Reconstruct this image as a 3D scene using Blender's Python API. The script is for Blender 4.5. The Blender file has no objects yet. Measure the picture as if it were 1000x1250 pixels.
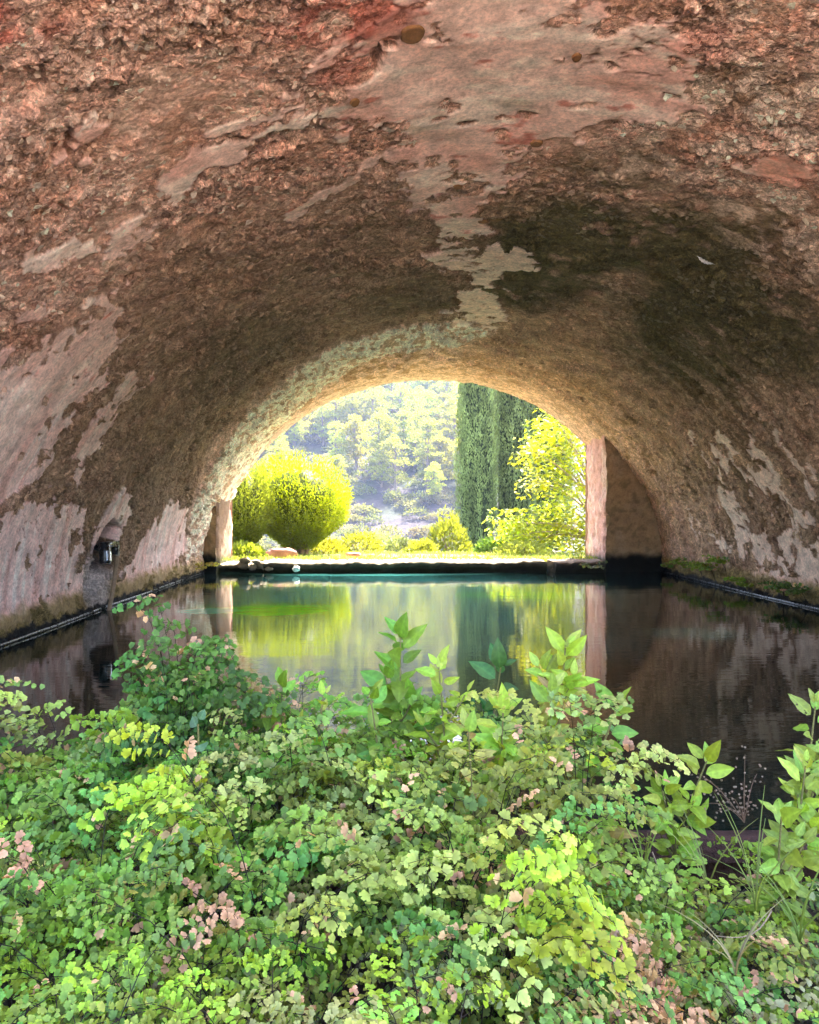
import bpy, math, random
import numpy as np
from mathutils import Vector, Matrix

R = math.radians
rng = np.random.default_rng(7)
random.seed(7)
scene = bpy.context.scene
C = scene.collection

# ------------------------------------------------------------------ camera, sky, sun, exposure
cam_data = bpy.data.cameras.new('camera')
cam = bpy.data.objects.new('camera', cam_data)
C.objects.link(cam)
cam_data.sensor_fit = 'HORIZONTAL'
cam_data.sensor_width = 36.0
cam_data.lens = 34.2
cam_data.clip_start = 0.05
cam_data.clip_end = 2000
cam.location = (0, 0, 1.0)
cam.rotation_euler = (R(90 - 0.42), 0, R(-1.57))
scene.camera = cam

SUN_EL, SUN_AZ = 58.0, 30.0
world = bpy.data.worlds.new('World')
scene.world = world
world.use_nodes = True
wn = world.node_tree
bg = wn.nodes['Background']
sky = wn.nodes.new('ShaderNodeTexSky')
sky.sky_type = 'NISHITA'
sky.sun_disc = False
sky.sun_elevation = R(SUN_EL)
sky.sun_rotation = R(SUN_AZ)
sky.dust_density = 3.5
sky.ozone_density = 0.5
wn.links.new(sky.outputs[0], bg.inputs[0])
bg.inputs[1].default_value = 0.15

sun_data = bpy.data.lights.new('sun', 'SUN')
sun_data.energy = 3.9
sun_data.angle = R(0.5)
sun_data.color = (1.0, 0.95, 0.86)
sun = bpy.data.objects.new('sun', sun_data)
C.objects.link(sun)
sd = Vector((math.sin(R(SUN_AZ)) * math.cos(R(SUN_EL)), math.cos(R(SUN_AZ)) * math.cos(R(SUN_EL)), math.sin(R(SUN_EL))))
sun.rotation_euler = (-sd).to_track_quat('-Z', 'Y').to_euler()

vs = scene.view_settings
vs.view_transform = 'Standard'
vs.look = 'None'
vs.gamma = 1.0
vs.use_curve_mapping = False
vs.exposure = 3.62

cy = scene.cycles
cy.use_denoising = True
cy.max_bounces = 10
cy.diffuse_bounces = 5
cy.glossy_bounces = 3
cy.transmission_bounces = 4
cy.transparent_max_bounces = 6
cy.volume_bounces = 0
cy.caustics_reflective = False
cy.caustics_refractive = False
cy.sample_clamp_indirect = 6.0

# ------------------------------------------------------------------ helpers
def link(o, parent=None):
    C.objects.link(o)
    if parent is not None:
        o.parent = parent
    return o

def tag(o, label=None, cat=None, group=None, kind=None):
    if label: o['label'] = label
    if cat: o['category'] = cat
    if group: o['group'] = group
    if kind: o['kind'] = kind
    return o

def thing(name, label, cat, loc=(0, 0, 0), group=None):
    o = bpy.data.objects.new(name, None)
    o.empty_display_size = 0.05
    o.location = loc
    C.objects.link(o)
    return tag(o, label, cat, group)

def mesh_np(name, verts, faces, mat, col=None, smooth=True, extra=None):
    """verts (n,3), faces (m,k) equal-sized polygons, col (n,3) vertex colour 'col'"""
    verts = np.asarray(verts, dtype=np.float32)
    faces = np.asarray(faces, dtype=np.int32)
    me = bpy.data.meshes.new(name)
    n, (m, k) = len(verts), faces.shape
    me.vertices.add(n)
    me.vertices.foreach_set('co', verts.ravel())
    me.loops.add(m * k)
    me.loops.foreach_set('vertex_index', faces.ravel())
    me.polygons.add(m)
    me.polygons.foreach_set('loop_start', np.arange(0, m * k, k, dtype=np.int32))
    me.polygons.foreach_set('use_smooth', np.full(m, smooth, dtype=bool))
    me.update(calc_edges=True)
    if col is not None:
        a = me.color_attributes.new('col', 'FLOAT_COLOR', 'POINT')
        c4 = np.ones((n, 4), dtype=np.float32)
        c4[:, :3] = col
        a.data.foreach_set('color', c4.ravel())
    if extra is not None:
        for key, val in extra.items():
            a = me.attributes.new(key, 'FLOAT', 'POINT')
            a.data.foreach_set('value', np.asarray(val, dtype=np.float32))
    me.materials.append(mat)
    return me

def obj_np(name, verts, faces, mat, parent=None, **kw):
    return link(bpy.data.objects.new(name, mesh_np(name, verts, faces, mat, **kw)), parent)

class MB:
    """collects quads/tris with per-vertex colour"""
    def __init__(s):
        s.v, s.f, s.c, s.n = [], [], [], 0
    def add(s, v, f, c=None):
        v = np.asarray(v, float)
        s.v.append(v)
        s.f.append(np.asarray(f, int) + s.n)
        s.c.append(np.tile(np.asarray(c if c is not None else (1, 1, 1), float), (len(v), 1)) if np.ndim(c) < 2 else np.asarray(c, float))
        s.n += len(v)
    def arrays(s):
        fs = []
        for f in s.f:
            if f.shape[1] == 3:
                fs.append(f)
            else:
                fs.append(f[:, [0, 1, 2]]); fs.append(f[:, [0, 2, 3]])
        return np.concatenate(s.v), np.concatenate(fs), np.concatenate(s.c)
    def build(s, name, mat, parent=None, smooth=True):
        v, f, c = s.arrays()
        return obj_np(name, v, f, mat, parent, col=c, smooth=smooth)
    def mesh(s, name, mat, smooth=True):
        v, f, c = s.arrays()
        return mesh_np(name, v, f, mat, col=c, smooth=smooth)

def norm(a):
    a = np.asarray(a, float)
    return a / np.maximum(np.linalg.norm(a, axis=-1, keepdims=True), 1e-9)

def tube(mb, pts, rad, c=None, k=6, cap=True):
    pts = np.asarray(pts, float)
    rad = np.broadcast_to(np.asarray(rad, float), (len(pts),))
    t = norm(np.gradient(pts, axis=0))
    ref = np.array([0, 0, 1.0]) if abs(t[0][2]) < .8 else np.array([1.0, 0, 0])
    a = norm(np.cross(t, ref)); b = np.cross(t, a)
    ang = np.linspace(0, 2 * np.pi, k, endpoint=False)
    ring = (np.cos(ang)[None, :, None] * a[:, None] + np.sin(ang)[None, :, None] * b[:, None]) * rad[:, None, None] + pts[:, None]
    v = ring.reshape(-1, 3)
    f = []
    for i in range(len(pts) - 1):
        for j in range(k):
            f.append((i * k + j, i * k + (j + 1) % k, (i + 1) * k + (j + 1) % k, (i + 1) * k + j))
    mb.add(v, f, c)
    if cap:
        for e in (0, len(pts) - 1):
            vv = np.vstack([ring[e], pts[e]])
            mb.add(vv, [(j, (j + 1) % k, k) for j in range(k)], c)

def box_pts(x0, x1, y0, y1, z0, z1):
    v = np.array([(x, y, z) for z in (z0, z1) for y in (y0, y1) for x in (x0, x1)], float)
    f = [(0, 2, 3, 1), (4, 5, 7, 6), (0, 1, 5, 4), (2, 6, 7, 3), (0, 4, 6, 2), (1, 3, 7, 5)]
    return v, f

# value noise / cell noise in numpy ------------------------------------------------
def _h(ix, iy, s=0):
    n = (ix.astype(np.int64) * 374761393 + iy.astype(np.int64) * 668265263 + s * 1442695041) & 0xffffffff
    n = ((n ^ (n >> 13)) * 1274126177) & 0xffffffff
    n = ((n ^ (n >> 16)) * 2246822519) & 0xffffffff
    return ((n ^ (n >> 15)) & 0xffffff) / float(0xffffff)

def vnoise(x, y, s=0):
    ix, iy = np.floor(x), np.floor(y)
    fx, fy = x - ix, y - iy
    fx = fx * fx * (3 - 2 * fx); fy = fy * fy * (3 - 2 * fy)
    a = _h(ix, iy, s) * (1 - fx) + _h(ix + 1, iy, s) * fx
    b = _h(ix, iy + 1, s) * (1 - fx) + _h(ix + 1, iy + 1, s) * fx
    return a * (1 - fy) + b * fy

def fbm(x, y, s=0, o=4, g=.5):
    t, a, w = 0, 1.0, 0
    for i in range(o):
        t = t + a * vnoise(x * 2 ** i + 17.3 * i, y * 2 ** i - 9.1 * i, s + i * 11)
        w += a; a *= g
    return t / w

def cells(x, y, s=0):
    """F1, F2, id-hash of the nearest jittered cell"""
    ix, iy = np.floor(x), np.floor(y)
    f1 = np.full(x.shape, 9.0); f2 = np.full(x.shape, 9.0); hid = np.zeros(x.shape)
    gx = np.zeros(x.shape); gy = np.zeros(x.shape)
    for dx in (-1, 0, 1):
        for dy in (-1, 0, 1):
            cx, cy_ = ix + dx, iy + dy
            px = cx + _h(cx, cy_, s); py = cy_ + _h(cx, cy_, s + 5)
            d = np.hypot(px - x, py - y)
            near = d < f1
            f2 = np.where(near, f1, np.minimum(f2, d))
            hid = np.where(near, _h(cx, cy_, s + 9), hid)
            gx = np.where(near, x - px, gx); gy = np.where(near, y - py, gy)
            f1 = np.where(near, d, f1)
    return f1, f2, hid, gx, gy

def smooth(a, b, x):
    t = np.clip((x - a) / (b - a), 0, 1)
    return t * t * (3 - 2 * t)

def mixc(c, d, m):
    return c * (1 - m[..., None]) + np.asarray(d, float) * m[..., None]

# ------------------------------------------------------------------ materials
def new_mat(name):
    m = bpy.data.materials.new(name)
    m.use_nodes = True
    nt = m.node_tree
    for n in list(nt.nodes):
        nt.nodes.remove(n)
    out = nt.nodes.new('ShaderNodeOutputMaterial')
    return m, nt, out

def N(nt, typ, **kw):
    n = nt.nodes.new(typ)
    for k, v in kw.items():
        if k.startswith('i_'):
            n.inputs[k[2:].replace('_', ' ')].default_value = v
        else:
            setattr(n, k, v)
    return n

def mul_color(nt, col_socket, fac_socket):
    mx = N(nt, 'ShaderNodeMix', data_type='RGBA', blend_type='MULTIPLY')
    mx.inputs[0].default_value = 1.0
    nt.links.new(col_socket, mx.inputs[6]); nt.links.new(fac_socket, mx.inputs[7])
    return mx.outputs[2]

def ramp(nt, sock, lo, hi, p0=0.0, p1=1.0):
    r = N(nt, 'ShaderNodeMapRange')
    r.inputs[1].default_value = p0; r.inputs[2].default_value = p1
    r.inputs[3].default_value = lo; r.inputs[4].default_value = hi
    nt.links.new(sock, r.inputs[0])
    return r.outputs[0]

def surface_mat(name, attr='col', base=None, rough=.9, spec=.25, n1=9.0, n2=70.0, var=(.72, 1.22), bump=.012, bump_scale=55.0, rough_attr=None, var2=(.8, 1.15)):
    """vertex-coloured mineral surface with noise grain and bump"""
    m, nt, out = new_mat(name)
    p = N(nt, 'ShaderNodeBsdfPrincipled')
    p.inputs['Roughness'].default_value = rough
    p.inputs['Specular IOR Level'].default_value = spec
    tc = N(nt, 'ShaderNodeTexCoord')
    if base is None:
        a = N(nt, 'ShaderNodeAttribute', attribute_name=attr); col = a.outputs['Color']
    else:
        a = N(nt, 'ShaderNodeRGB'); a.outputs[0].default_value = (*base, 1); col = a.outputs[0]
    x1 = N(nt, 'ShaderNodeTexNoise', i_Scale=n1, i_Detail=4.0, i_Roughness=.65)
    x2 = N(nt, 'ShaderNodeTexNoise', i_Scale=n2, i_Detail=3.0, i_Roughness=.7)
    for x in (x1, x2):
        nt.links.new(tc.outputs['Object'], x.inputs['Vector'])
    col = mul_color(nt, col, ramp(nt, x1.outputs['Fac'], var[0], var[1], .3, .7))
    col = mul_color(nt, col, ramp(nt, x2.outputs['Fac'], var2[0], var2[1], .3, .7))
    nt.links.new(col, p.inputs['Base Color'])
    x3 = N(nt, 'ShaderNodeTexNoise', i_Scale=bump_scale, i_Detail=5.0, i_Roughness=.75)
    nt.links.new(tc.outputs['Object'], x3.inputs['Vector'])
    b = N(nt, 'ShaderNodeBump', i_Distance=bump)
    if rough_attr:
        ra = N(nt, 'ShaderNodeAttribute', attribute_name=rough_attr)
        # warped cells of two sizes, each chip at its own height
        wv = N(nt, 'ShaderNodeTexNoise', i_Scale=22.0, i_Detail=3.0)
        nt.links.new(tc.outputs['Object'], wv.inputs['Vector'])
        sc_ = N(nt, 'ShaderNodeVectorMath', operation='SCALE'); sc_.inputs['Scale'].default_value = .05
        nt.links.new(wv.outputs['Color'], sc_.inputs[0])
        ad = N(nt, 'ShaderNodeVectorMath', operation='ADD')
        nt.links.new(tc.outputs['Object'], ad.inputs[0]); nt.links.new(sc_.outputs[0], ad.inputs[1])
        hts = x3.outputs['Fac']
        for vs_, amp in ((30.0, .9), (62.0, .55), (120.0, .3)):
            vor = N(nt, 'ShaderNodeTexVoronoi', i_Scale=vs_)
            nt.links.new(ad.outputs[0], vor.inputs['Vector'])
            sp = N(nt, 'ShaderNodeSeparateColor'); nt.links.new(vor.outputs['Color'], sp.inputs[0])
            # chip thickness falls towards one random side
            m1 = N(nt, 'ShaderNodeMath', operation='MULTIPLY_ADD'); m1.inputs[1].default_value = amp
            nt.links.new(sp.outputs[0], m1.inputs[0]); nt.links.new(hts, m1.inputs[2])
            m2 = N(nt, 'ShaderNodeMath', operation='MULTIPLY_ADD'); m2.inputs[1].default_value = -amp * .8
            nt.links.new(vor.outputs['Distance'], m2.inputs[0]); nt.links.new(m1.outputs[0], m2.inputs[2])
            hts = m2.outputs[0]
            tint = ramp(nt, sp.outputs[1], .76, 1.26)
            col2 = mul_color(nt, col, tint)
            mx = N(nt, 'ShaderNodeMix', data_type='RGBA')
            nt.links.new(ra.outputs['Fac'], mx.inputs[0]); nt.links.new(col, mx.inputs[6]); nt.links.new(col2, mx.inputs[7])
            col = mx.outputs[2]
        nt.links.new(col, p.inputs['Base Color'])
        nt.links.new(hts, b.inputs['Height'])
        nt.links.new(ramp(nt, ra.outputs['Fac'], .12, .9), b.inputs['Strength'])
    else:
        nt.links.new(x3.outputs['Fac'], b.inputs['Height'])
    nt.links.new(b.outputs[0], p.inputs['Normal'])
    nt.links.new(p.outputs[0], out.inputs[0])
    return m

def leaf_mat(name, trans=.35, rough=.45, spec=.35, var=(.8, 1.2), grain=60.0, hue=0.02):
    m, nt, out = new_mat(name)
    a = N(nt, 'ShaderNodeAttribute', attribute_name='col')
    oi = N(nt, 'ShaderNodeObjectInfo')
    tc = N(nt, 'ShaderNodeTexCoord')
    x = N(nt, 'ShaderNodeTexNoise', i_Scale=grain, i_Detail=3.0)
    nt.links.new(tc.outputs['Object'], x.inputs['Vector'])
    hs = N(nt, 'ShaderNodeHueSaturation')
    nt.links.new(a.outputs['Color'], hs.inputs['Color'])
    nt.links.new(ramp(nt, oi.outputs['Random'], .5 - hue, .5 + hue), hs.inputs['Hue'])
    nt.links.new(ramp(nt, oi.outputs['Random'], var[0], var[1]), hs.inputs['Value'])
    col = mul_color(nt, hs.outputs[0], ramp(nt, x.outputs['Fac'], .78, 1.2, .3, .7))
    p = N(nt, 'ShaderNodeBsdfPrincipled')
    p.inputs['Roughness'].default_value = rough
    p.inputs['Specular IOR Level'].default_value = spec
    nt.links.new(col, p.inputs['Base Color'])
    t = N(nt, 'ShaderNodeBsdfTranslucent')
    yl = N(nt, 'ShaderNodeMix', data_type='RGBA', blend_type='MULTIPLY')
    yl.inputs[0].default_value = 1.0
    yl.inputs[7].default_value = (1.5, 1.35, .5, 1)
    nt.links.new(col, yl.inputs[6]); nt.links.new(yl.outputs[2], t.inputs[0])
    ms = N(nt, 'ShaderNodeMixShader'); ms.inputs[0].default_value = trans
    nt.links.new(p.outputs[0], ms.inputs[1]); nt.links.new(t.outputs[0], ms.inputs[2])
    nt.links.new(ms.outputs[0], out.inputs[0])
    return m

M_vault = surface_mat('vault_plaster', rough_attr='rough', bump=.017, bump_scale=30.0, n1=9.0, n2=48.0, var=(.70, 1.27), var2=(.70, 1.28))
M_flake = surface_mat('plaster_flake', n1=20, n2=120, bump=.004, bump_scale=90)
M_stone = surface_mat('stone', n1=6, n2=50, bump=.02, bump_scale=18)
M_ground = surface_mat('earth', n1=1.5, n2=14, bump=.05, bump_scale=9)
M_hill = surface_mat('hill_soil', n1=.12, n2=.9, bump=.5, bump_scale=1.2, var=(.6, 1.4), var2=(.6, 1.4))
M_soil = surface_mat('wet_soil', base=(.035, .024, .016), rough=.8, n1=12, n2=80, bump=.03, bump_scale=30)
M_bark = surface_mat('bark', n1=4, n2=30, bump=.02, bump_scale=20)
M_rust = surface_mat('rusty_iron', n1=30, n2=150, bump=.002, bump_scale=120, rough=.7)
M_fern = leaf_mat('fern_leaf', trans=.32, rough=.5, spec=.3)
M_leaf = leaf_mat('broad_leaf', trans=.30, rough=.45, spec=.35, grain=6.5, var=(.72, 1.18), hue=.025)
M_tree = leaf_mat('tree_leaf', trans=.5, rough=.5, spec=.2, grain=3, var=(.85, 1.15))
M_cyp = leaf_mat('cypress_leaf', trans=.15, rough=.7, spec=.15, grain=2.5, var=(.95, 1.05), hue=.005)
M_pine = leaf_mat('pine_needles', trans=.5, rough=.6, spec=.2, grain=.6, var=(.75, 1.25), hue=.02)
M_grass = leaf_mat('grass_blade', trans=.45, rough=.5, spec=.2, grain=5)

def simple(name, base, rough=.5, metal=0.0, spec=.5):
    m, nt, out = new_mat(name)
    p = N(nt, 'ShaderNodeBsdfPrincipled')
    tc = N(nt, 'ShaderNodeTexCoord')
    x = N(nt, 'ShaderNodeTexNoise', i_Scale=40.0, i_Detail=5.0)
    nt.links.new(tc.outputs['Object'], x.inputs['Vector'])
    rgb = N(nt, 'ShaderNodeRGB'); rgb.outputs[0].default_value = (*base, 1)
    nt.links.new(mul_color(nt, rgb.outputs[0], ramp(nt, x.outputs['Fac'], .7, 1.25, .3, .7)), p.inputs['Base Color'])
    nt.links.new(ramp(nt, x.outputs['Fac'], rough * .8, min(1, rough * 1.25), .3, .7), p.inputs['Roughness'])
    p.inputs['Metallic'].default_value = metal
    p.inputs['Specular IOR Level'].default_value = spec
    nt.links.new(p.outputs[0], out.inputs[0])
    return m
M_black = simple('black_plastic', (.012, .013, .016), .28)
M_highlight = simple('pale_highlight', (.55, .6, .66), .3, .9)
M_feather = simple('feather_white', (.75, .73, .7), .7)
M_white = simple('white_stone', (.8, .8, .78), .6)

# ------------------------------------------------------------------ vault geometry
VX, VA, VB = 0.68, 3.5, 3.13           # axis, half width, rise above the water
Y_NEAR, Y_IN, Y_OUT = 1.95, 11.7, 12.86
ARC = 3.35
def on_vault(px, py):
    """photo pixel -> (arc coordinate, depth) on the vault surface"""
    dx, dz = (px - 474) / 950, (618 - py) / 950
    a = (dx / VA) ** 2 + (dz / VB) ** 2
    b = 2 * (-dx * VX / VA ** 2 + dz / VB ** 2)
    c = (VX / VA) ** 2 + 1 / VB ** 2 - 1
    t = (-b + math.sqrt(b * b - 4 * a * c)) / (2 * a)
    ph = math.atan2((1 + dz * t) / VB, (dx * t - VX) / VA)
    if ph < -1.5: ph += 2 * math.pi
    return ph * ARC, t
def at(px, py, Y):
    return np.array([(px - 474) / 950 * Y, Y, 1 + (618 - py) / 950 * Y])
def vpos(s, y, h=0.0):
    """point on the vault, h metres proud of it towards the inside"""
    ph = np.asarray(s) / ARC
    phc = np.clip(ph, 0, np.pi)
    x = VX + VA * np.cos(phc); z = VB * np.sin(phc)
    z = z + np.where(ph < 0, ph, 0) * ARC + np.where(ph > np.pi, np.pi - ph, 0) * ARC
    nx, nz = -np.cos(phc) / VA, -np.sin(phc) / VB
    l = np.hypot(nx, nz)
    return np.stack([x + h * nx / l, np.broadcast_to(y, x.shape), z + h * nz / l], -1)
def vnormal(s):
    phc = np.clip(np.asarray(s) / ARC, 0, np.pi)
    n = np.stack([-np.cos(phc) / VA, 0 * phc, -np.sin(phc) / VB], -1)
    return norm(n)

def poly_sdf(px, py, poly):
    P = np.asarray(poly, float)
    d = np.full(px.shape, 1e9); inside = np.zeros(px.shape, bool)
    n = len(P)
    for i in range(n):
        ax, ay = P[i]; bx, by = P[(i + 1) % n]
        ex, ey = bx - ax, by - ay
        t = np.clip(((px - ax) * ex + (py - ay) * ey) / (ex * ex + ey * ey + 1e-12), 0, 1)
        d = np.minimum(d, np.hypot(px - ax - ex * t, py - ay - ey * t))
        cond = (ay > py) != (by > py)
        xi = (bx - ax) * (py - ay) / (by - ay + 1e-12) + ax
        inside ^= cond & (px < xi)
    return np.where(inside, -d, d)

def region(pts):
    return [on_vault(*p) for p in pts]

SMOOTH = [  # areas of smooth plaster still holding on to the vault
    [(470, 40), (560, -20), (770, -20), (850, 80), (855, 125), (800, 135), (720, 150), (660, 180), (610, 205), (585, 250), (600, 285), (545, 300), (520, 250), (470, 195), (440, 150), (380, 145), (400, 100)],
    [(380, 128), (362, 152), (310, 190), (240, 228), (205, 252), (183, 235), (215, 208), (290, 175), (330, 145)],
    [(158, 285), (150, 312), (90, 332), (30, 338), (22, 318), (80, 308)],
    [(470, 190), (430, 235), (360, 275), (350, 268), (410, 225), (450, 190)],
    [(520, 308), (640, 298), (655, 320), (602, 345), (618, 392), (550, 402), (560, 362), (582, 335), (530, 325)],
    [(-30, 452), (60, 420), (130, 385), (152, 420), (118, 462), (85, 520), (62, 580), (-30, 630)],
    [(-30, 640), (40, 612), (108, 622), (108, 735), (-30, 775)],
    [(165, 455), (180, 465), (150, 505), (118, 560), (98, 600), (90, 570), (110, 520)],
    [(150, 598), (166, 606), (150, 640), (128, 668), (112, 690), (116, 655)],
    [(137, 738), (150, 700), (182, 652), (208, 610), (232, 622), (229, 694), (190, 712)],
    [(112, 465), (135, 455), (140, 470), (120, 480)],
    [(918, 548), (935, 552), (962, 602), (950, 606), (925, 575)],
    [(876, 588), (898, 600), (924, 636), (908, 645), (885, 612)],
    [(920, 655), (942, 650), (955, 685), (935, 690), (922, 672)],
    [(962, 650), (972, 645), (982, 690), (972, 690)],
    [(982, 640), (1010, 655), (1010, 720), (985, 695)],
    [(870, 652), (888, 648), (898, 672), (878, 665)],
    [(845, 622), (862, 640), (858, 660), (846, 645)],
    [(975, 700), (1000, 705), (1005, 728), (985, 722)],
    [(930, 690), (950, 690), (965, 705), (940, 706)],
    [(790, 610), (800, 640), (806, 655), (796, 650), (786, 625)],
    [(920, 180), (985, 190), (990, 215), (940, 215)],
    [(160, 350), (130, 372), (20, 400), (20, 385), (100, 362)],
    [(130, 155), (150, 165), (130, 185), (110, 190)],
]
BAND = [(225, 700), (233, 640), (250, 585), (268, 550), (300, 505), (340, 468), (400, 425), (470, 402), (560, 394), (600, 402), (560, 414), (470, 425), (405, 458), (355, 500), (320, 545), (296, 590), (280, 640), (262, 700)]
NICHE = [(141, 634), (149, 645), (141, 668), (144, 688), (128, 700), (116, 698), (120, 668), (130, 645)]
SMOOTH_S = [region(p) for p in SMOOTH]
_r = np.random.default_rng(77)
for _k in range(34):      # drip-shaped remnants low on the right flank
    _s, _y = _r.uniform(.35, 1.9), _r.uniform(5.2, 9.6)
    _l, _w, _t = _r.uniform(.10, .34), _r.uniform(.03, .10), _r.uniform(-.1, .1)
    SMOOTH_S.append([(_s - _l, _y - _t), (_s - _l * .3, _y - _w), (_s + _l * .7, _y - _w * .5 + _t), (_s + _l, _y + _t), (_s + _l * .2, _y + _w), (_s - _l * .6, _y + _w * .8)])
BAND_S = region(BAND)
NICHE_S = region(NICHE)

def vault_fields(s, y):
    """relief (m), colour, roughness for arc coordinate s and depth y"""
    ws = s + .10 * (fbm(s * 3.2, y * 3.2, 3, 4) - .5) * 2 + .05 * (fbm(s * 14, y * 14, 4, 3) - .5) * 2
    wy = y + .16 * (fbm(s * 3.2 + 40, y * 2.6, 5, 4) - .5) * 2 + .06 * (fbm(s * 14, y * 14 + 30, 6, 3) - .5) * 2
    sm = np.full(s.shape, 9.0)
    for p in SMOOTH_S:
        q = np.asarray(p)
        m = (ws > q[:, 0].min() - .5) & (ws < q[:, 0].max() + .5) & (wy > q[:, 1].min() - .5) & (wy < q[:, 1].max() + .5)
        if m.any():
            d = poly_sdf(ws[m], wy[m], p)
            sm[m] = np.minimum(sm[m], d)
    # ragged: big patches get holes
    hole = fbm(s * 5, y * 5, 21, 4)
    sm = sm + .28 * smooth(.60, .72, hole) - .16 * smooth(.62, .74, fbm(s * 4.2 + 9, y * 4.2, 23, 4)) * (sm > 0) * (sm < .3)
    c4 = cells(s * 7.5 + 1.5 * fbm(s * 6, y * 6, 161, 3), y * 7.5 + 1.5 * fbm(s * 6 + 7, y * 6, 162, 3), 163)
    sm = sm + .5 * (c4[2] > .90) * smooth(.45, .3, c4[0]) * (fbm(s * 2, y * 2, 165, 2) > .42)
    S = smooth(.008, -.008, sm)
    c5 = cells(s * 3.2 + 1.6 * fbm(s * 4, y * 4, 171, 4), y * 3.2 + 1.6 * fbm(s * 4 + 7, y * 4, 172, 4), 173)
    crack = smooth(.030, .006, c5[1] - c5[0]) * (fbm(s * 1.7, y * 1.7, 175, 2) > .5)
    bd = smooth(.10, -.04, poly_sdf(s * .5 + ws * .5, y * .5 + wy * .5, BAND_S))
    nd = smooth(.03, -.05, poly_sdf(s + .02 * (fbm(s * 30, y * 30, 8, 2) - .5), y, NICHE_S))
    z = vpos(s, y)[..., 2]
    left = smooth(5.0, 6.2, s)
    # mouth = the cleaner ring beyond the crest
    crest = 9.3 + 1.6 * smooth(.35, 1.0, np.abs(s / ARC / np.pi - .5) * 2)
    rt = smooth(5.6, 4.2, s)
    mouth = smooth(-.25 - 1.2 * rt, .5 + 1.6 * rt, y - crest + (.5 + 1.5 * rt) * (fbm(s * 2, y * 2, 31, 4) - .5))
    # ---- relief
    h = .05 * (fbm(s * 1.1, y * 1.1, 41, 3) - .5) + .03 * (fbm(s * 4, y * 4, 43, 3) - .5)
    rough = 1 - S
    rough = rough * np.maximum(.45 + .55 * smooth(.32, .55, fbm(s * 1.6, y * 1.6, 47, 3)), .85 * smooth(3.8, 5.2, y))
    st = 1.0 + .9 * smooth(5, 10, y)          # further in, drips stretch the relief along the arc
    c1 = cells((s / 1.0) * 18 + 1.3 * fbm(s * 9, y * 9, 51, 3), y * 19 + 1.3 * fbm(s * 9 + 7, y * 9, 52, 3), 53)
    c2 = cells(s * 30 + 1.2 * fbm(s * 20, y * 20, 54, 2), y * 30 + 1.2 * fbm(s * 20 + 7, y * 20, 55, 2), 56)
    tilt1 = c1[3] * (np.cos(c1[2] * 40)) + c1[4] * np.sin(c1[2] * 40)
    tilt2 = c2[3] * (np.cos(c2[2] * 40)) + c2[4] * np.sin(c2[2] * 40)
    plate = (.006 + .016 * c1[2] + .016 * tilt1) * smooth(.0, .10, c1[1] - c1[0]) + (.006 * c2[2] + .009 * tilt2) * smooth(0, .14, c2[1] - c2[0])
    c3 = cells(s * 7 + 1.4 * fbm(s * 4, y * 6, 151, 3), y * 11 + 1.4 * fbm(s * 4 + 7, y * 6, 152, 3), 153)
    tilt3 = c3[3] * (np.cos(c3[2] * 40)) + c3[4] * np.sin(c3[2] * 40)
    plate = plate + smooth(4.2, 6.5, y) * ((.006 + .014 * c3[2] + .016 * tilt3) * smooth(.0, .12, c3[1] - c3[0]) - .006)
    big = fbm(s * 6, y * 6, 57, 3)
    plate = plate * (1 - .7 * smooth(11.0, 12.4, y))
    h = h + rough * (plate * (.42 + .95 * smooth(.40, .70, big)) - .008) + .016 * (big - .5) * rough
    h = h + S * (.010 - .008 * crack) + .006 * S * (fbm(s * 12, y * 4, 61, 3) - .5)
    h = h - .035 * smooth(.64, .74, fbm(s * 3.4, y * 3.4, 63, 4)) * rough
    h = h + .035 * bd - .24 * nd + .05 * mouth * smooth(.9, .4, np.abs(s / ARC / np.pi - .5) * 2)
    # ---- colour
    n1 = fbm(s * 2.3, y * 2.3, 71, 5); n2 = fbm(s * 8, y * 8, 73, 4); n3 = fbm(s * 28, y * 28, 75, 3)
    strk = fbm(s * 1.2, y * 9, 77, 4); strk2 = fbm(s * 3.5, y * 22, 79, 3)
    col = np.empty(s.shape + (3,)); col[:] = (.46, .30, .235)
    col = mixc(col, (.50, .36, .28), smooth(.5, .72, n2) * .7)
    col = mixc(col, (.30, .155, .095), smooth(.52, .7, n1) * .7)
    col = mixc(col, (.47, .25, .18), smooth(.55, .75, c1[2]) * .55)
    col = mixc(col, (.60, .45, .36), smooth(.82, .95, c2[2]) * .6)
    col = mixc(col, (.20, .12, .08), smooth(.75, .98, 1 - c1[2]) * .6)
    # darker olive belt across the middle of the vault, strongest to the right of the crown
    def blob(px, py, rs, ry, seed):
        bs, by = on_vault(px, py)
        r = np.hypot((s - bs) / rs, (y - by) / ry) + .7 * (fbm(s * 2.2, y * 2.0, seed, 5) - .5)
        return smooth(1.05, .35, r)
    belt = smooth(4.4, 6.2, y + 1.4 * (fbm(s * 1.5, y * 1.5, 81, 4) - .5)) * (1 - mouth)
    col = mixc(col, (.215, .15, .082), belt * .55)
    spk = smooth(.55, .8, c3[2]) * belt
    col = mixc(col, (.40, .29, .19), spk * .4)
    col = mixc(col, (.10, .065, .035), smooth(.62, .95, 1 - c3[2]) * belt * .5)
    moss = np.maximum.reduce([blob(700, 300, .95, 1.2, 83), blob(850, 300, .8, 1.4, 84) * .9, blob(640, 345, .7, 1.1, 85) * .9, blob(880, 410, 1.0, 2.2, 86) * .95, blob(760, 215, .6, .5, 87) * .6, blob(500, 365, .9, .9, 88) * .6, blob(300, 430, .9, 1.4, 89) * .5, blob(935, 105, .4, .3, 90) * .5, blob(960, 320, .6, .8, 91) * .5])
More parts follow.
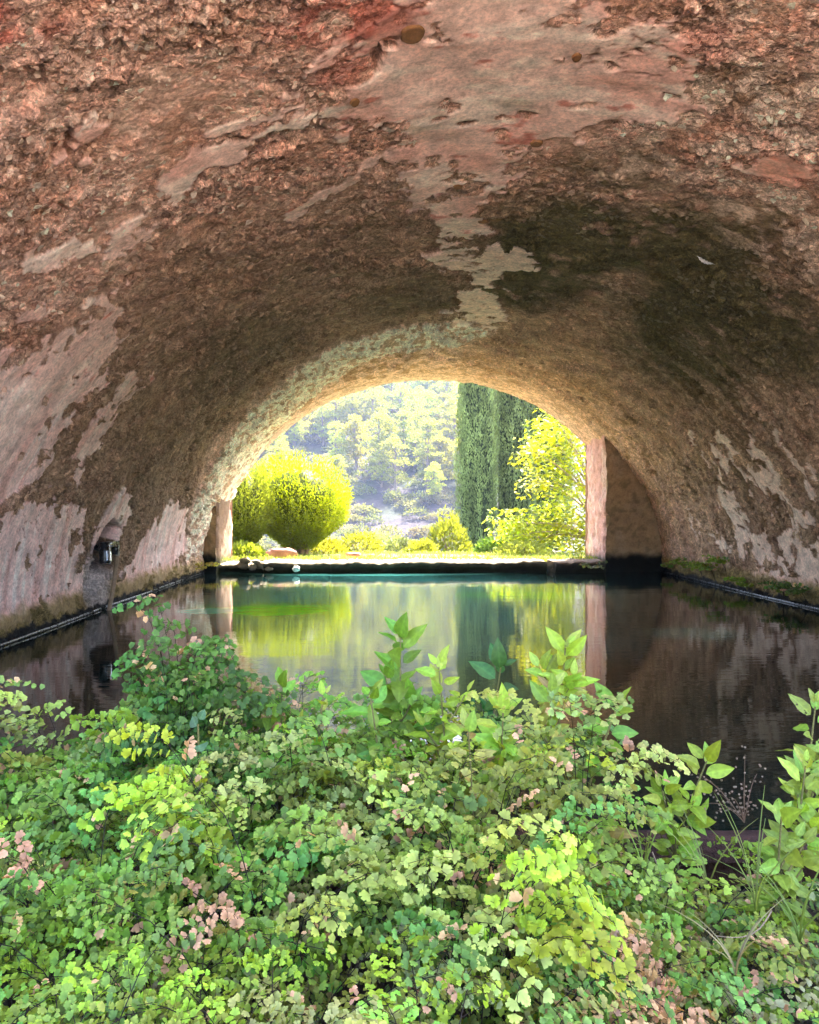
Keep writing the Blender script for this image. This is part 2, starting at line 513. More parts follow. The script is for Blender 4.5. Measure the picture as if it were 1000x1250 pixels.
    mg = moss * smooth(.28, .55, n2 * .5 + n1 * .5 + .08)
    col = mixc(col, (.066, .060, .020), np.clip(mg * 1.1, 0, .93))
    # near top right, paler chips
    pale_r = np.maximum(blob(900, 160, 1.2, 1.0, 92), blob(980, 260, .7, .8, 94))
    col = mixc(col, (.58, .45, .36), pale_r * smooth(.40, .58, n2) * .8)
    # smooth plaster
    pk = np.empty_like(col); pk[:] = (.58, .40, .345)
    pk = mixc(pk, (.50, .27, .22), smooth(.5, .7, n1) * .6)
    pk = mixc(pk, (.76, .54, .47), smooth(.46, .64, fbm(s * 3.0, y * 7, 78, 5)) * .7)
    pk = mixc(pk, (.34, .10, .07), smooth(.70, .80, fbm(s * 7, y * 11, 93, 4)) * .8)
    low = left * smooth(2.4, 1.0, z)
    pk = mixc(pk, (.68, .465, .445), low * .85)
    pk = mixc(pk, (.72, .60, .58), low * smooth(.60, .75, fbm(s * 1.2, y * 16, 95, 4)) * .6)
    pk = mixc(pk, (.40, .25, .22), low * smooth(.62, .75, fbm(s * 1.1, y * 11, 96, 3)) * .6)
    pk = mixc(pk, (.68, .49, .41), smooth(5.5, 7, y) * (1 - left) * .8)
    pk = mixc(pk, (.22, .11, .08), crack * .75)
    col = mixc(col, pk, S)
    # dirty rim where plaster has broken away
    rim = smooth(.05, .008, np.abs(sm)) * (1 - S)
    col = mixc(col, (.17, .085, .055), rim * .6)
    # red iron stains in the upper corners
    red = np.maximum.reduce([blob(10, 50, .35, .35, 101), blob(430, 20, .4, .3, 102), blob(420, 85, .25, .22, 103) * .8, blob(20, 120, .2, .2, 104) * .8, blob(860, 55, .2, .2, 106) * .7])
    col = mixc(col, (.30, .075, .05), red * smooth(.4, .55, n2) * .8)
    sal = blob(965, 200, .22, .3, 105)
    col = mixc(col, (.62, .28, .2), sal * .7)
    # left flank: dark brown between the plaster
    lf = left * smooth(4.2, 5.2, y) * (1 - S) * (1 - mouth)
    col = mixc(col, (.22, .15, .10), lf * .45)
    # right flank: drip streaks
    rf = smooth(3.6, 2.2, s) * smooth(5.5, 8, y)
    col = mixc(col, (.52, .37, .25), rf * smooth(.45, .62, strk) * .6 * (1 - S))
    col = mixc(col, (.13, .085, .04), rf * smooth(.52, .66, strk2 * .5 + fbm(s * 1.4, y * 7, 97, 4) * .5) * .75 * (1 - S))
    # mouth ring
    mc = np.empty_like(col); mc[:] = (.52, .38, .31)
    mc = mixc(mc, (.24, .15, .075), smooth(.48, .62, fbm(s * 9, y * 7, 107, 4)) * .85)
    mc = mixc(mc, (.62, .47, .41), smooth(.9, .2, Y_OUT - y) * .7)
    mc = mixc(mc, (.62, .40, .36), low * .8)
    mc = mixc(mc, (.36, .25, .14), rt * (.35 + .5 * smooth(.42, .6, strk)) * smooth(12.4, 10.5, y))
    col = mixc(col, mc, mouth * (.85 - .35 * rt) * (1 - .5 * S))
    bandc = np.empty_like(col); bandc[:] = (.86, .62, .53)
    bandc = mixc(bandc, (.25, .19, .115), smooth(.53, .62, fbm(s * 16, y * 9, 109, 3)) * .8)
    col = mixc(col, bandc, np.clip(bd * 1.1, 0, 1) * smooth(.2, .42, n2 + .1) * .95)
    # niche interior
    col = mixc(col, (.05, .024, .015), nd)
    # mineral wash below the spout
    ws_, wy_ = on_vault(118, 715)
    wash = smooth(.5, .15, np.abs(y - wy_ - .05) + .15 * (n2 - .5)) * left * smooth(.62, .4, z)
    col = mixc(col, (.42, .40, .42), wash * .85)
    # wet mossy skirting along the water
    zb = z + .10 * (n2 - .5) + .06 * (n3 - .5)
    col = mixc(col, (.17, .135, .045), smooth(.30, .18, zb) * .9 * (1 - .8 * wash))
    col = mixc(col, (.012, .012, .012), smooth(.085, .05, zb))
    h = h + .03 * smooth(.26, .16, zb)
    col = np.minimum(col * 1.3 * np.array([1.08, .985, .95]), .5 + .5 * col) * (.82 + .36 * n3)[..., None]
    return h, np.clip(col, .006, .85), np.clip(rough + .2 * mouth, 0, 1)

rows = [Y_NEAR]
while rows[-1] < Y_OUT:
    rows.append(rows[-1] + max(.0030 * rows[-1], .008) * (2.2 if rows[-1] < 2.3 else 1))
rows[-1] = Y_OUT
yy = np.array(rows)
ss = np.linspace(-.55, np.pi * ARC + .55, 900)
S2, Y2 = np.meshgrid(ss, yy)
h, vcol, vrough = vault_fields(S2, Y2)
vv = vpos(S2, Y2, h)
# ragged outer edge
nr, nc = S2.shape
idx = np.arange(nr * nc).reshape(nr, nc)
quads = np.stack([idx[:-1, :-1], idx[:-1, 1:], idx[1:, 1:], idx[1:, :-1]], -1).reshape(-1, 4)
vault_root = thing('barrel_vault', 'crumbling pinkish barrel vault of flaking plaster arching over the pool', 'vault', (VX, Y_IN, 0))
def vparent(o):
    o.parent = vault_root
    o.matrix_parent_inverse = Matrix.Translation((-VX, -Y_IN, 0))
    return o
vparent(obj_np('vault_surface', vv.reshape(-1, 3), quads, M_vault, col=vcol.reshape(-1, 3), extra={'rough': vrough.ravel()}))

# outer shell of the vault: two facades, flanks and roof
def shell():
    mb = MB()
    ph = np.linspace(-.16, np.pi + .16, 60)
    inner = vpos(ph * ARC, 0 * ph, -.02)
    X0, X1, ZT, ZB = VX - 4.2, VX + 4.2, 3.5, -.6
    outer = np.stack([np.clip(VX + 7 * np.cos(ph), X0, X1), 0 * ph, np.clip(7 * np.sin(ph), ZB, ZT)], -1)
    for y, fl in ((Y_NEAR, 1), (Y_OUT, -1)):
        a = inner.copy(); b = outer.copy(); a[:, 1] = y; b[:, 1] = y
        n = len(a)
        mb.add(np.vstack([a, b]), [(i, i + 1, n + i + 1, n + i) for i in range(n - 1)], (.45, .34, .27))
    a = outer.copy(); b = outer.copy(); a[:, 1] = Y_NEAR; b[:, 1] = Y_OUT
    n = len(a)
    mb.add(np.vstack([a, b]), [(i, i + 1, n + i + 1, n + i) for i in range(n - 1)], (.42, .33, .27))
    return mb.build('outer_masonry', M_stone, smooth=False)
vparent(shell())

# piers of the end wall (jambs of the opening)
def pier(x_open, x_far, name, label):
    sgn = 1 if x_far > x_open else -1
    nz, ny, nx = 110, 50, 40
    zz = np.linspace(-.4, 2.6, nz)
    # reveal
    def disp(u, w, s):
        return .08 * (fbm(u * 3, w * 3, s, 4) - .5) + .04 * (fbm(u * 12, w * 12, s + 3, 3) - .5)
    mb = MB()
    yv = np.linspace(Y_IN, Y_OUT, ny)
    Yg, Zg = np.meshgrid(yv, zz)
    edge = .03 * smooth(.0, .04 + .28 * np.clip(fbm(Zg * 4, Zg * 0, 251, 4) - .35, 0, 1), np.minimum(Yg - Y_IN, Y_OUT - Yg)) - .05 * smooth(.62, .74, fbm(Zg * 5 + 3, Yg * 5, 253, 3)) * smooth(.25, .0, np.minimum(Yg - Y_IN, Y_OUT - Yg))
    d = disp(Yg, Zg, 200 + int(x_open * 10)) - .03 + edge
    v = np.stack([x_open - sgn * d, Yg, Zg], -1).reshape(-1, 3)
    n1 = fbm(Yg * 5, Zg * 5, 211, 4); n2 = fbm(Yg * 20, Zg * 20, 213, 3)
    c = np.empty(Yg.shape + (3,)); c[:] = (.60, .33, .27)
    c = mixc(c, (.70, .50, .42), smooth(.48, .65, n1) * .7)
    c = mixc(c, (.42, .20, .15), smooth(.55, .7, n2) * .6)
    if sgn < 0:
        c = mixc(c, (.17, .11, .07), smooth(.14, .30, (Y_OUT - Yg) + .3 * (n1 - .5)) * .92)  # mossy brown; outer edge left pink, its sunlit rim put in the colour
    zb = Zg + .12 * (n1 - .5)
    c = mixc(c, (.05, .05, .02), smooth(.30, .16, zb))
    i = np.arange(nz * ny).reshape(nz, ny)
    q = np.stack([i[:-1, :-1], i[:-1, 1:], i[1:, 1:], i[1:, :-1]], -1).reshape(-1, 4)
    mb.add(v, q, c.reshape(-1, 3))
    # inner face
    xv = np.linspace(0, 1, nx) * (x_far - x_open) + x_open
    Xg, Zg2 = np.meshgrid(xv, zz)
    d = disp(Xg + 9, Zg2, 231) - .03 + .03 * smooth(0, .10, np.abs(Xg - x_open))
    x_adj = Xg.copy(); x_adj[:, 0] = v.reshape(nz, ny, 3)[:, 0, 0]
    v2 = np.stack([x_adj, Y_IN - d, Zg2], -1); v2[:, 0] = v.reshape(nz, ny, 3)[:, 0]
    m1 = fbm(Xg * 4, Zg2 * 4, 241, 4); m2 = fbm(Xg * 15, Zg2 * 15, 243, 3)
    c2 = np.empty(Xg.shape + (3,)); c2[:] = (.38, .235, .125)
    c2 = mixc(c2, (.36, .25, .16), smooth(.5, .7, m1) * .7)
    c2 = mixc(c2, (.20, .14, .07), smooth(.52, .68, m2) * .7)
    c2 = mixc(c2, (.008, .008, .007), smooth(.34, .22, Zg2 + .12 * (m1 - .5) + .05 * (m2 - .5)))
    i = np.arange(nz * nx).reshape(nz, nx)
    q = np.stack([i[:-1, :-1], i[:-1, 1:], i[1:, 1:], i[1:, :-1]], -1).reshape(-1, 4)
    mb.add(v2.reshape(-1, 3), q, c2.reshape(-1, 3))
    # outside face
    bx = [(x_open, Y_OUT - .001, -.4), (x_far, Y_OUT - .001, -.4), (x_far, Y_OUT - .001, 2.6), (x_open, Y_OUT - .001, 2.6)]
    mb.add(bx, [(0, 1, 2, 3)], (.5, .36, .3))
    o = mb.build(name, M_stone)
    o['label'] = label
    vparent(o)
pier(3.28, 4.35, 'jamb_pier', 'pink rendered jamb of the opening with mossy brown inner face')
pier(-2.56, -2.98, 'jamb_pier', 'narrow dark jamb of the opening with its sunlit outer edge put in the colour')

# ------------------------------------------------------------------ water
def make_water():
    m, nt, out = new_mat('pool_water')
    p = N(nt, 'ShaderNodeBsdfPrincipled')
    p.inputs['Roughness'].default_value = .015
    p.inputs['IOR'].default_value = 1.42
    p.inputs['Specular IOR Level'].default_value = .5
    tc = N(nt, 'ShaderNodeTexCoord')
    at_ = N(nt, 'ShaderNodeAttribute', attribute_name='col')
    nt.links.new(at_.outputs['Color'], p.inputs['Base Color'])
    mp = N(nt, 'ShaderNodeMapping'); mp.inputs['Scale'].default_value = (2.2, 11.0, 1.0)
    nt.links.new(tc.outputs['Object'], mp.inputs['Vector'])
    a = N(nt, 'ShaderNodeTexNoise', i_Scale=1.6, i_Detail=3.0, i_Roughness=.55, i_Distortion=.4)
    nt.links.new(mp.outputs[0], a.inputs['Vector'])
    mp2 = N(nt, 'ShaderNodeMapping'); mp2.inputs['Scale'].default_value = (.55, 3.0, 1.0)
    nt.links.new(tc.outputs['Object'], mp2.inputs['Vector'])
    a2 = N(nt, 'ShaderNodeTexNoise', i_Scale=1.2, i_Detail=2.0)
    nt.links.new(mp2.outputs[0], a2.inputs['Vector'])
    b = N(nt, 'ShaderNodeBump', i_Distance=.0006)
    b.inputs['Strength'].default_value = 1.0
    nt.links.new(a.outputs['Fac'], b.inputs['Height'])
    b2 = N(nt, 'ShaderNodeBump', i_Distance=.0017)
    nt.links.new(a2.outputs['Fac'], b2.inputs['Height'])
    nt.links.new(b2.outputs[0], b.inputs['Normal'])
    nt.links.new(b.outputs[0], p.inputs['Normal'])
    nt.links.new(p.outputs[0], out.inputs[0])
    xs = np.linspace(-3.1, 4.5, 120); ys = np.linspace(1.96, 11.9, 160)
    X, Y = np.meshgrid(xs, ys)
    c = np.empty(X.shape + (3,)); c[:] = (.004, .011, .009)
    water_glow = smooth(1.15, .2, np.hypot((X - .15) / 2.7, (Y - 8.4) / 3.6) + .5 * (fbm(X * .9, Y * .9, 311, 4) - .5))
    c = mixc(c, (.085, .38, .35), water_glow * .9)  # bright turquoise of lit water put into its colour
    # sunlit glow in the water painted as ragged green patches
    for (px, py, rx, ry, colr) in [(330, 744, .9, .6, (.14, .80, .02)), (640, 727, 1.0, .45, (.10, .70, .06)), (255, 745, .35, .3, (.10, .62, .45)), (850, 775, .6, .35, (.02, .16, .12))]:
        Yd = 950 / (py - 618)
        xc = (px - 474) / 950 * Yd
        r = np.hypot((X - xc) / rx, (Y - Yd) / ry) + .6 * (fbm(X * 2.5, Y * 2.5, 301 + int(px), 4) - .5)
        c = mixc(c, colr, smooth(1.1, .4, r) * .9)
    v = np.stack([X, Y, 0 * X], -1).reshape(-1, 3)
    i = np.arange(X.size).reshape(X.shape)
    q = np.stack([i[:-1, :-1], i[:-1, 1:], i[1:, 1:], i[1:, :-1]], -1).reshape(-1, 4)
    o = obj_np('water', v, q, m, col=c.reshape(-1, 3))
    tag(o, 'dark green rippled pool water mirroring the arch and garden', None, kind='structure')
make_water()

# ------------------------------------------------------------------ ground, terrace, hillside
def sheet(name, x0, x1, nx, y0, y1, ny, zf, cf, mat, label):
    xs = np.linspace(x0, x1, nx); ys = np.linspace(y0, y1, ny)
    X, Y = np.meshgrid(xs, ys)
    Z = zf(X, Y)
    i = np.arange(X.size).reshape(X.shape)
    q = np.stack([i[:-1, :-1], i[:-1, 1:], i[1:, 1:], i[1:, :-1]], -1).reshape(-1, 4)
    o = obj_np(name, np.stack([X, Y, Z], -1).reshape(-1, 3), q, mat, col=cf(X, Y).reshape(-1, 3))
    return tag(o, label, kind='structure')

def ter_z(X, Y):
    return .08 + .05 * (fbm(X * .8, Y * .8, 401, 3) - .5) - .9 * smooth(16, 26, Y) - 3.5 * smooth(26, 70, Y) - .02 * (Y - 12)
def ter_c(X, Y):
    c = np.empty(X.shape + (3,)); c[:] = (.17, .20, .07)
    c = mixc(c, (.42, .34, .2), smooth(.45, .62, fbm(X * 1.3, Y * 1.3, 403, 4)) * .8)
    c = mixc(c, (.07, .08, .035), smooth(15.5, 18, Y))
    return c
def hill_z(x, y):
    x = np.asarray(x, float); y = np.asarray(y, float)
    z = -4.6 + .36 * np.maximum(y - 82, 0) + .25 * np.maximum(y - 152, 0) + 2.6 * (fbm(x * .035, y * .035, 411, 4) - .5) * smooth(80, 100, y)
    return np.where(y > 225, np.minimum(z, 66 + .05 * (y - 225)), z)
def hill_c(X, Y):
    c = np.empty(X.shape + (3,)); c[:] = (.036, .026, .030)
    c = mixc(c, (.046, .034, .038), smooth(.45, .65, fbm(X * .12, Y * .12, 421, 4)) * .8)
    c = mixc(c, (.03, .04, .018), smooth(.45, .6, fbm(X * .25, Y * .25, 423, 4)) * .8)
    return c
sheet('garden_terrace', -40, 45, 120, 11.95, 80, 120, ter_z, ter_c, M_ground, 'sunlit grassy garden terrace beyond the arch')
sheet('hillside', -78, 86, 120, 75, 240, 110, hill_z, hill_c, M_hill, 'hazy purple-brown scrub hillside behind the garden')
def fg_z(X, Y):
    return .02 + .05 * (fbm(X * 2, Y * 2, 431, 3) - .5)
sheet('pool_bank', -3.6, 5.2, 90, -3.0, 1.94, 60, fg_z, lambda X, Y: np.tile((.03, .02, .013), X.shape + (1,)).reshape(X.shape + (3,)), M_soil, 'dark damp soil bank under the ferns')
sheet('pale_bounce_ground', -40, 40, 30, -30, -3.0, 30, lambda X, Y: 0 * X - .02, lambda X, Y: np.tile((.60, .54, .46), X.shape + (1,)).reshape(X.shape + (3,)), M_ground, 'unseen ground behind the viewer, made pale to bounce light')  # unseen ground, coloured pale to bounce light into the vault
for nm, a, b in (('side_ground', -40, -3.85), ('side_ground', 5.2, 45)):
    sheet(nm, a, b, 20, -3.0, 11.95, 20, lambda X, Y: 0 * X - .03, lambda X, Y: np.tile((.36, .32, .25), X.shape + (1,)).reshape(X.shape + (3,)), M_ground, 'pale ground beside the vault, left of the pool' if a < 0 else 'pale ground beside the vault, right of the pool')

# ------------------------------------------------------------------ far ledge of the pool
ledge = thing('stone_ledge', 'low mossy stone ledge, its shaded front painted dark, with dry grass along the far pool edge', 'ledge', (.4, 11.75, 0))
def slab(x0, x1, y0, y1, z0, z1, seed, parent, name='slab', col=(.30, .25, .17), under=.07):
    nx = max(8, int((x1 - x0) / .05)); ny = 8; nz = 5
    mb = MB()
    xs = np.linspace(x0, x1, nx)
    # profile loop around x axis: front bottom -> front top -> back top
    prof = [(y0 + under + .12, z0), (y0 + under, z0 + .02), (y0 + .02, z0 + .55 * (z1 - z0)), (y0, z1 - .035), (y0 + .03, z1), (y0 + .25 * (y1 - y0), z1 + .004), (y0 + .6 * (y1 - y0), z1 + .008), (y1, z1 + .004), (y1, z0)]
    P = np.array(prof)
    V = np.empty((nx, len(P), 3))
    r = np.random.default_rng(seed)
    V[..., 0] = xs[:, None]
    jy = .05 * (fbm(xs * 6 + seed, xs * 0, seed, 3) - .5); jz = .045 * (fbm(xs * 7 + seed, xs * 0 + 3, seed + 1, 3) - .5)
    V[..., 1] = P[None, :, 0] + jy[:, None] + r.normal(0, .007, (nx, len(P)))
    V[..., 2] = P[None, :, 1] + jz[:, None] * (P[None, :, 1] > z0 + .01) + r.normal(0, .006, (nx, len(P)))
    i = np.arange(nx * len(P)).reshape(nx, len(P))
    q = np.stack([i[:-1, :-1], i[1:, :-1], i[1:, 1:], i[:-1, 1:]], -1).reshape(-1, 4)
    c = np.empty((nx, len(P), 3)); c[:] = (.035, .03, .015)
    c[:, 4:] = col  # sunlit top pale, shaded front and underside dark, all in the colour
    c[:, 3] = np.array(col) * .35
    c *= r.uniform(.75, 1.25, (nx, len(P), 1))
    mb.add(V.reshape(-1, 3), q, c.reshape(-1, 3))
    for e in (0, nx - 1):
        mb.add(V[e], [(0, 1, 7), (1, 2, 7), (2, 3, 7), (3, 4, 7), (4, 5, 7), (5, 6, 7), (0, 7, 8)], c[e])
    o = mb.build(name, M_stone, smooth=True)
    o.parent = parent
    o.matrix_parent_inverse = Matrix.Translation(-Vector(parent.location))
    return o
slab(-1.86, -.86, 11.62, 12.3, -.02, .16, 1, ledge)
slab(-.85, 2.38, 11.58, 12.3, -.02, .165, 2, ledge)
slab(2.50, 3.24, 11.50, 12.2, -.03, .17, 3, ledge, col=(.16, .12, .09), under=.12)
slab(-2.55, -1.90, 11.80, 12.4, -.03, .13, 4, ledge, col=(.34, .30, .2), under=.16)
def lump(mb, c, rx, ry, rz, seed, col, nu=10, nv=7):
    u = np.linspace(0, 2 * np.pi, nu, endpoint=False); w = np.linspace(0, np.pi, nv)
    U, W = np.meshgrid(u, w)
    r = 1 + .35 * (vnoise(np.cos(U) * np.sin(W) * 1.7 + seed * 3.1 + np.cos(W), np.sin(U) * np.sin(W) * 1.7 - seed * 1.7 + 2 * np.cos(W), seed) - .5) * 2
    v = np.stack([c[0] + rx * r * np.cos(U) * np.sin(W), c[1] + ry * r * np.sin(U) * np.sin(W), c[2] + rz * r * np.cos(W)], -1).reshape(-1, 3)
    f = []
    for a in range(nv - 1):
        for b in range(nu):
            f.append((a * nu + b, a * nu + (b + 1) % nu, (a + 1) * nu + (b + 1) % nu, (a + 1) * nu + b))
    mb.add(v, f, col)
for k, (px, py, rr) in enumerate([(297, 690, .10), (309, 692, .08), (320, 689, .12), (329, 694, .06), (672, 690, .09), (681, 693, .07), (300, 684, .09), (313, 685, .07), (690, 694, .06)]):
    mb = MB(); p = at(px, py, 11.66 + .05 * (k % 3))
    lump(mb, p, rr, rr * .8, rr * .55, 20 + k, (.36, .30, .22) if k % 2 else (.25, .2, .13))
    o = mb.build('rubble_stone', M_stone); o.parent = ledge; o.matrix_parent_inverse = Matrix.Translation(-Vector(ledge.location))
for px, py, Y, rr, lab in [(346, 674, 12.9, .26, 'long flat terracotta stone at the foot of the big round bush'), (430, 677, 12.5, .13, 'small terracotta stone on the far ledge right of the bush')]:
    mb = MB(); lump(mb, at(px, py, Y), rr, rr * .5, rr * .33, int(px), (.42, .2, .15))
    tag(mb.build('terracotta_stone', M_stone), lab, 'stone')
mb = MB(); lump(mb, at(362, 694, 11.45), .055, .05, .045, 9, (.8, .8, .78))
tag(mb.build('white_stone', M_white), 'small white rounded stone at the waterline below the bush', 'stone')

# ------------------------------------------------------------------ near rim
beam = MB()
xs = np.linspace(-1.6, 3.0, 90)
prof = np.array([(1.955, .10), (1.955, .15), (1.962, .16), (2.005, .162), (2.015, .15), (2.015, -.1)])
V = np.empty((90, 6, 3)); V[..., 0] = xs[:, None]
V[..., 1] = prof[None, :, 0] + .012 * (fbm(xs * 5, xs * 0, 501, 3) - .5)[:, None]
V[..., 2] = prof[None, :, 1] + .012 * (fbm(xs * 9, xs * 0 + 4, 502, 3) - .5)[:, None] - .012 * xs[:, None]
i = np.arange(90 * 6).reshape(90, 6)
q = np.stack([i[:-1, :-1], i[1:, :-1], i[1:, 1:], i[:-1, 1:]], -1).reshape(-1, 4)
cc = np.array([.052, .024, .019]) * (.6 + .9 * fbm(xs * 7, xs * 0 + 9, 503, 4))[:, None, None] * np.ones((90, 6, 3))
beam.add(V.reshape(-1, 3), q, cc.reshape(-1, 3))
tag(beam.build('rim_beam', M_stone), 'worn reddish brown edging beam on the near rim of the pool', 'edging')

# ------------------------------------------------------------------ loose flakes of plaster on the vault
def flake_geo(r, k=7):
    a = np.linspace(0, 2 * np.pi, k, endpoint=False) + r.uniform(-.25, .25, k)
    rad = r.uniform(.55, 1.1, k)
    v = np.zeros((k + 1, 3)); v[1:, 0] = np.cos(a) * rad; v[1:, 1] = np.sin(a) * rad * .8
    curl = r.uniform(.1, .45)
    v[1:, 2] = curl * (v[1:, 0]) ** 2 + r.uniform(-.08, .08, k)
    v[0, 2] = .05
    f = [(0, 1 + i, 1 + (i + 1) % k) for i in range(k)]
    # thin broken edge underneath
    w = v[1:].copy(); w[:, 2] -= .16; w[:, :2] *= .92
    v = np.vstack([v, w])
    f += [(1 + i, k + 1 + i, 1 + (i + 1) % k) for i in range(k)] + [(1 + (i + 1) % k, k + 1 + i, k + 1 + (i + 1) % k) for i in range(k)]
    return v, np.array(f)
def flakes():
    n = 26000
    y = 2.35 * (9.5 / 2.35) ** (rng.random(n) ** 1.15)
    s = rng.uniform(.6, np.pi * ARC - .6, n)
    hh, cc, rr = vault_fields(s, y)
    px = 474 + 950 * (vpos(s, y)[:, 0]) / y
    keep = (rr > .5) & (fbm(s * 2.1, y * 2.1, 601, 3) + .25 * smooth(5.5, 3.2, y) > .46) & (px > -120) & (px < 1120)
    s, y, hh, cc = s[keep], y[keep], hh[keep], cc[keep]
    m = len(s)
    size = (.006 + .021 * rng.random(m) ** 2.6) * np.clip(y / 3.6, .8, 1.5)
    P = vpos(s, y, hh + .003); Nn = vnormal(s)
    T = np.stack([np.zeros(m), np.ones(m), np.zeros(m)], -1); B = np.cross(Nn, T)
    ang = rng.uniform(0, 2 * np.pi, m)
    ax = np.cos(ang)[:, None] * T + np.sin(ang)[:, None] * B
    tilt = rng.uniform(.02, .38, m)[:, None]
    ax2 = norm(ax + Nn * tilt); nn = norm(np.cross(ax2, np.cross(Nn, ax2))); by = np.cross(nn, ax2)
    cc = np.clip(cc * rng.uniform(.9, 1.35, m)[:, None] + .03, 0, .7)
    geos = [flake_geo(np.random.default_rng(k)) for k in range(14)]
    order = np.argsort(-size / y)
    bigs = order[:240]
    isbig = np.zeros(m, bool); isbig[bigs] = True
    mb = MB()
    which = rng.integers(0, 14, m)
    for g in range(14):
        sel = np.where((which == g) & ~isbig)[0]
        v, f = geos[g]
        V = P[sel][:, None] + size[sel][:, None, None] * (v[None, :, 0:1] * ax2[sel][:, None] + v[None, :, 1:2] * by[sel][:, None] + (v[None, :, 2:3] + .2) * nn[sel][:, None])
        k = len(v)
        F = (f[None] + (np.arange(len(sel)) * k)[:, None, None]).reshape(-1, 3)
        mb.add(V.reshape(-1, 3), F, np.repeat(cc[sel], k, 0))
    o = vparent(mb.build('plaster_flakes', M_flake, smooth=False)); o['kind'] = 'stuff'
    tones = [(.50, .34, .25), (.42, .26, .18), (.60, .45, .36), (.36, .22, .15), (.55, .33, .25)]
    meshes = []
    for g in range(14):
        v, f = geos[g]
        meshes.append(mesh_np('plaster_flake', v, f, M_flake, col=np.tile(tones[g % 5], (len(v), 1)), smooth=False))
    for j in bigs:
        o = bpy.data.objects.new('plaster_flake', meshes[which[j]])
        mat = Matrix(np.column_stack([ax2[j] * size[j], by[j] * size[j], nn[j] * size[j], P[j] + nn[j] * size[j] * .2]).tolist() + [[0, 0, 0, 1]])
        C.objects.link(o)
        vparent(o)
        o.matrix_basis = mat
flakes()

# rust-brown discs stuck to the vault, and a feather
def on_wall(px, py, h=0.0):
    s, y = on_vault(px, py)
    hh, _, _ = vault_fields(np.array([s]), np.array([y]))
    return vpos(np.array([s]), np.array([y]), hh + h)[0], vnormal(np.array([s]))[0], s, y
for px, py, rx, ry, lab in [
        (503, 38, .055, .042, 'largest rust-brown round spot on the pink plaster near the top edge'),
        (432, 121, .024, .024, 'small ochre round spot left of the pink plaster'),
        (705, 66, .022, .022, 'tiny ochre round spot at the top right of the pink plaster'),
        (655, 174, .038, .024, 'orange-brown oval spot low in the pink plaster'),
        (559, 225, .030, .022, 'cracked brown round spot above the paired ovals'),
        (606, 265, .044, .034, 'right half of the pair of brown ovals on the vault crown'),
        (589, 267, .038, .024, 'left half of the pair of brown ovals on the vault crown')]:
    p, n, s, y = on_wall(px, py, .002)
    mb = MB()
    T = np.array([0, 1.0, 0]); B = np.cross(n, T)
    ang = np.linspace(0, 2 * np.pi, 22, endpoint=False)
    w = 1 + .14 * (vnoise(np.cos(ang) * 2 + px, np.sin(ang) * 2, 3) - .5) * 2
    rings = []
    for rr, hh in ((1.0, -.012), (1.0, .004), (.86, .009), (.5, .007)):
        rings.append(p + (np.cos(ang) * w * rr * rx)[:, None] * B + (np.sin(ang) * w * rr * ry)[:, None] * T * 1.5 + n * hh)
    V = np.vstack(rings + [p + n * .006])
    F = [(r * 22 + j, r * 22 + (j + 1) % 22, (r + 1) * 22 + (j + 1) % 22, (r + 1) * 22 + j) for r in range(3) for j in range(22)]
    mb.add(V, F, (.22, .095, .035)); mb.add(V[-23:], [(j, (j + 1) % 22, 22) for j in range(22)], (.24, .105, .04))
    tag(mb.build('rust_spot', M_rust), lab, 'rust spot', 'rust-brown spots on the vault')
def feather():
    p, n, s, y = on_wall(866, 313, .012)
    root = thing('feather', 'small white feather caught on the mossy right side of the vault', 'feather', p)
    d = at(882, 320, y) - at(856, 310, y); d = norm(d - n * np.dot(d, n)); b = np.cross(n, d)
    L = .12
    t = np.linspace(-.5, .5, 12)
    wv = .024 * np.sqrt(np.clip(1 - (2 * t) ** 2, 0, 1)) * (1 + .25 * np.sin(t * 37))
    V = np.vstack([d * (L * t)[:, None] + b * wv[:, None] + n * .012 * (1 - 4 * t[:, None] ** 2), d * (L * t)[:, None] + n * .004 , d * (L * t)[:, None] - b * wv[:, None] + n * .014 * (1 - 4 * t[:, None] ** 2)])
    F = [(r * 12 + i, r * 12 + i + 1, (r + 1) * 12 + i + 1, (r + 1) * 12 + i) for r in range(2) for i in range(11)]
    mb = MB(); mb.add(V, F, (.7, .7, .68)); mb.build('vane', M_feather, root)
    mb = MB(); tube(mb, [d * (-.6 * L), n * .006, d * (.62 * L)], [.0012, .001, .0006]); mb.build('quill', M_feather, root)
feather()

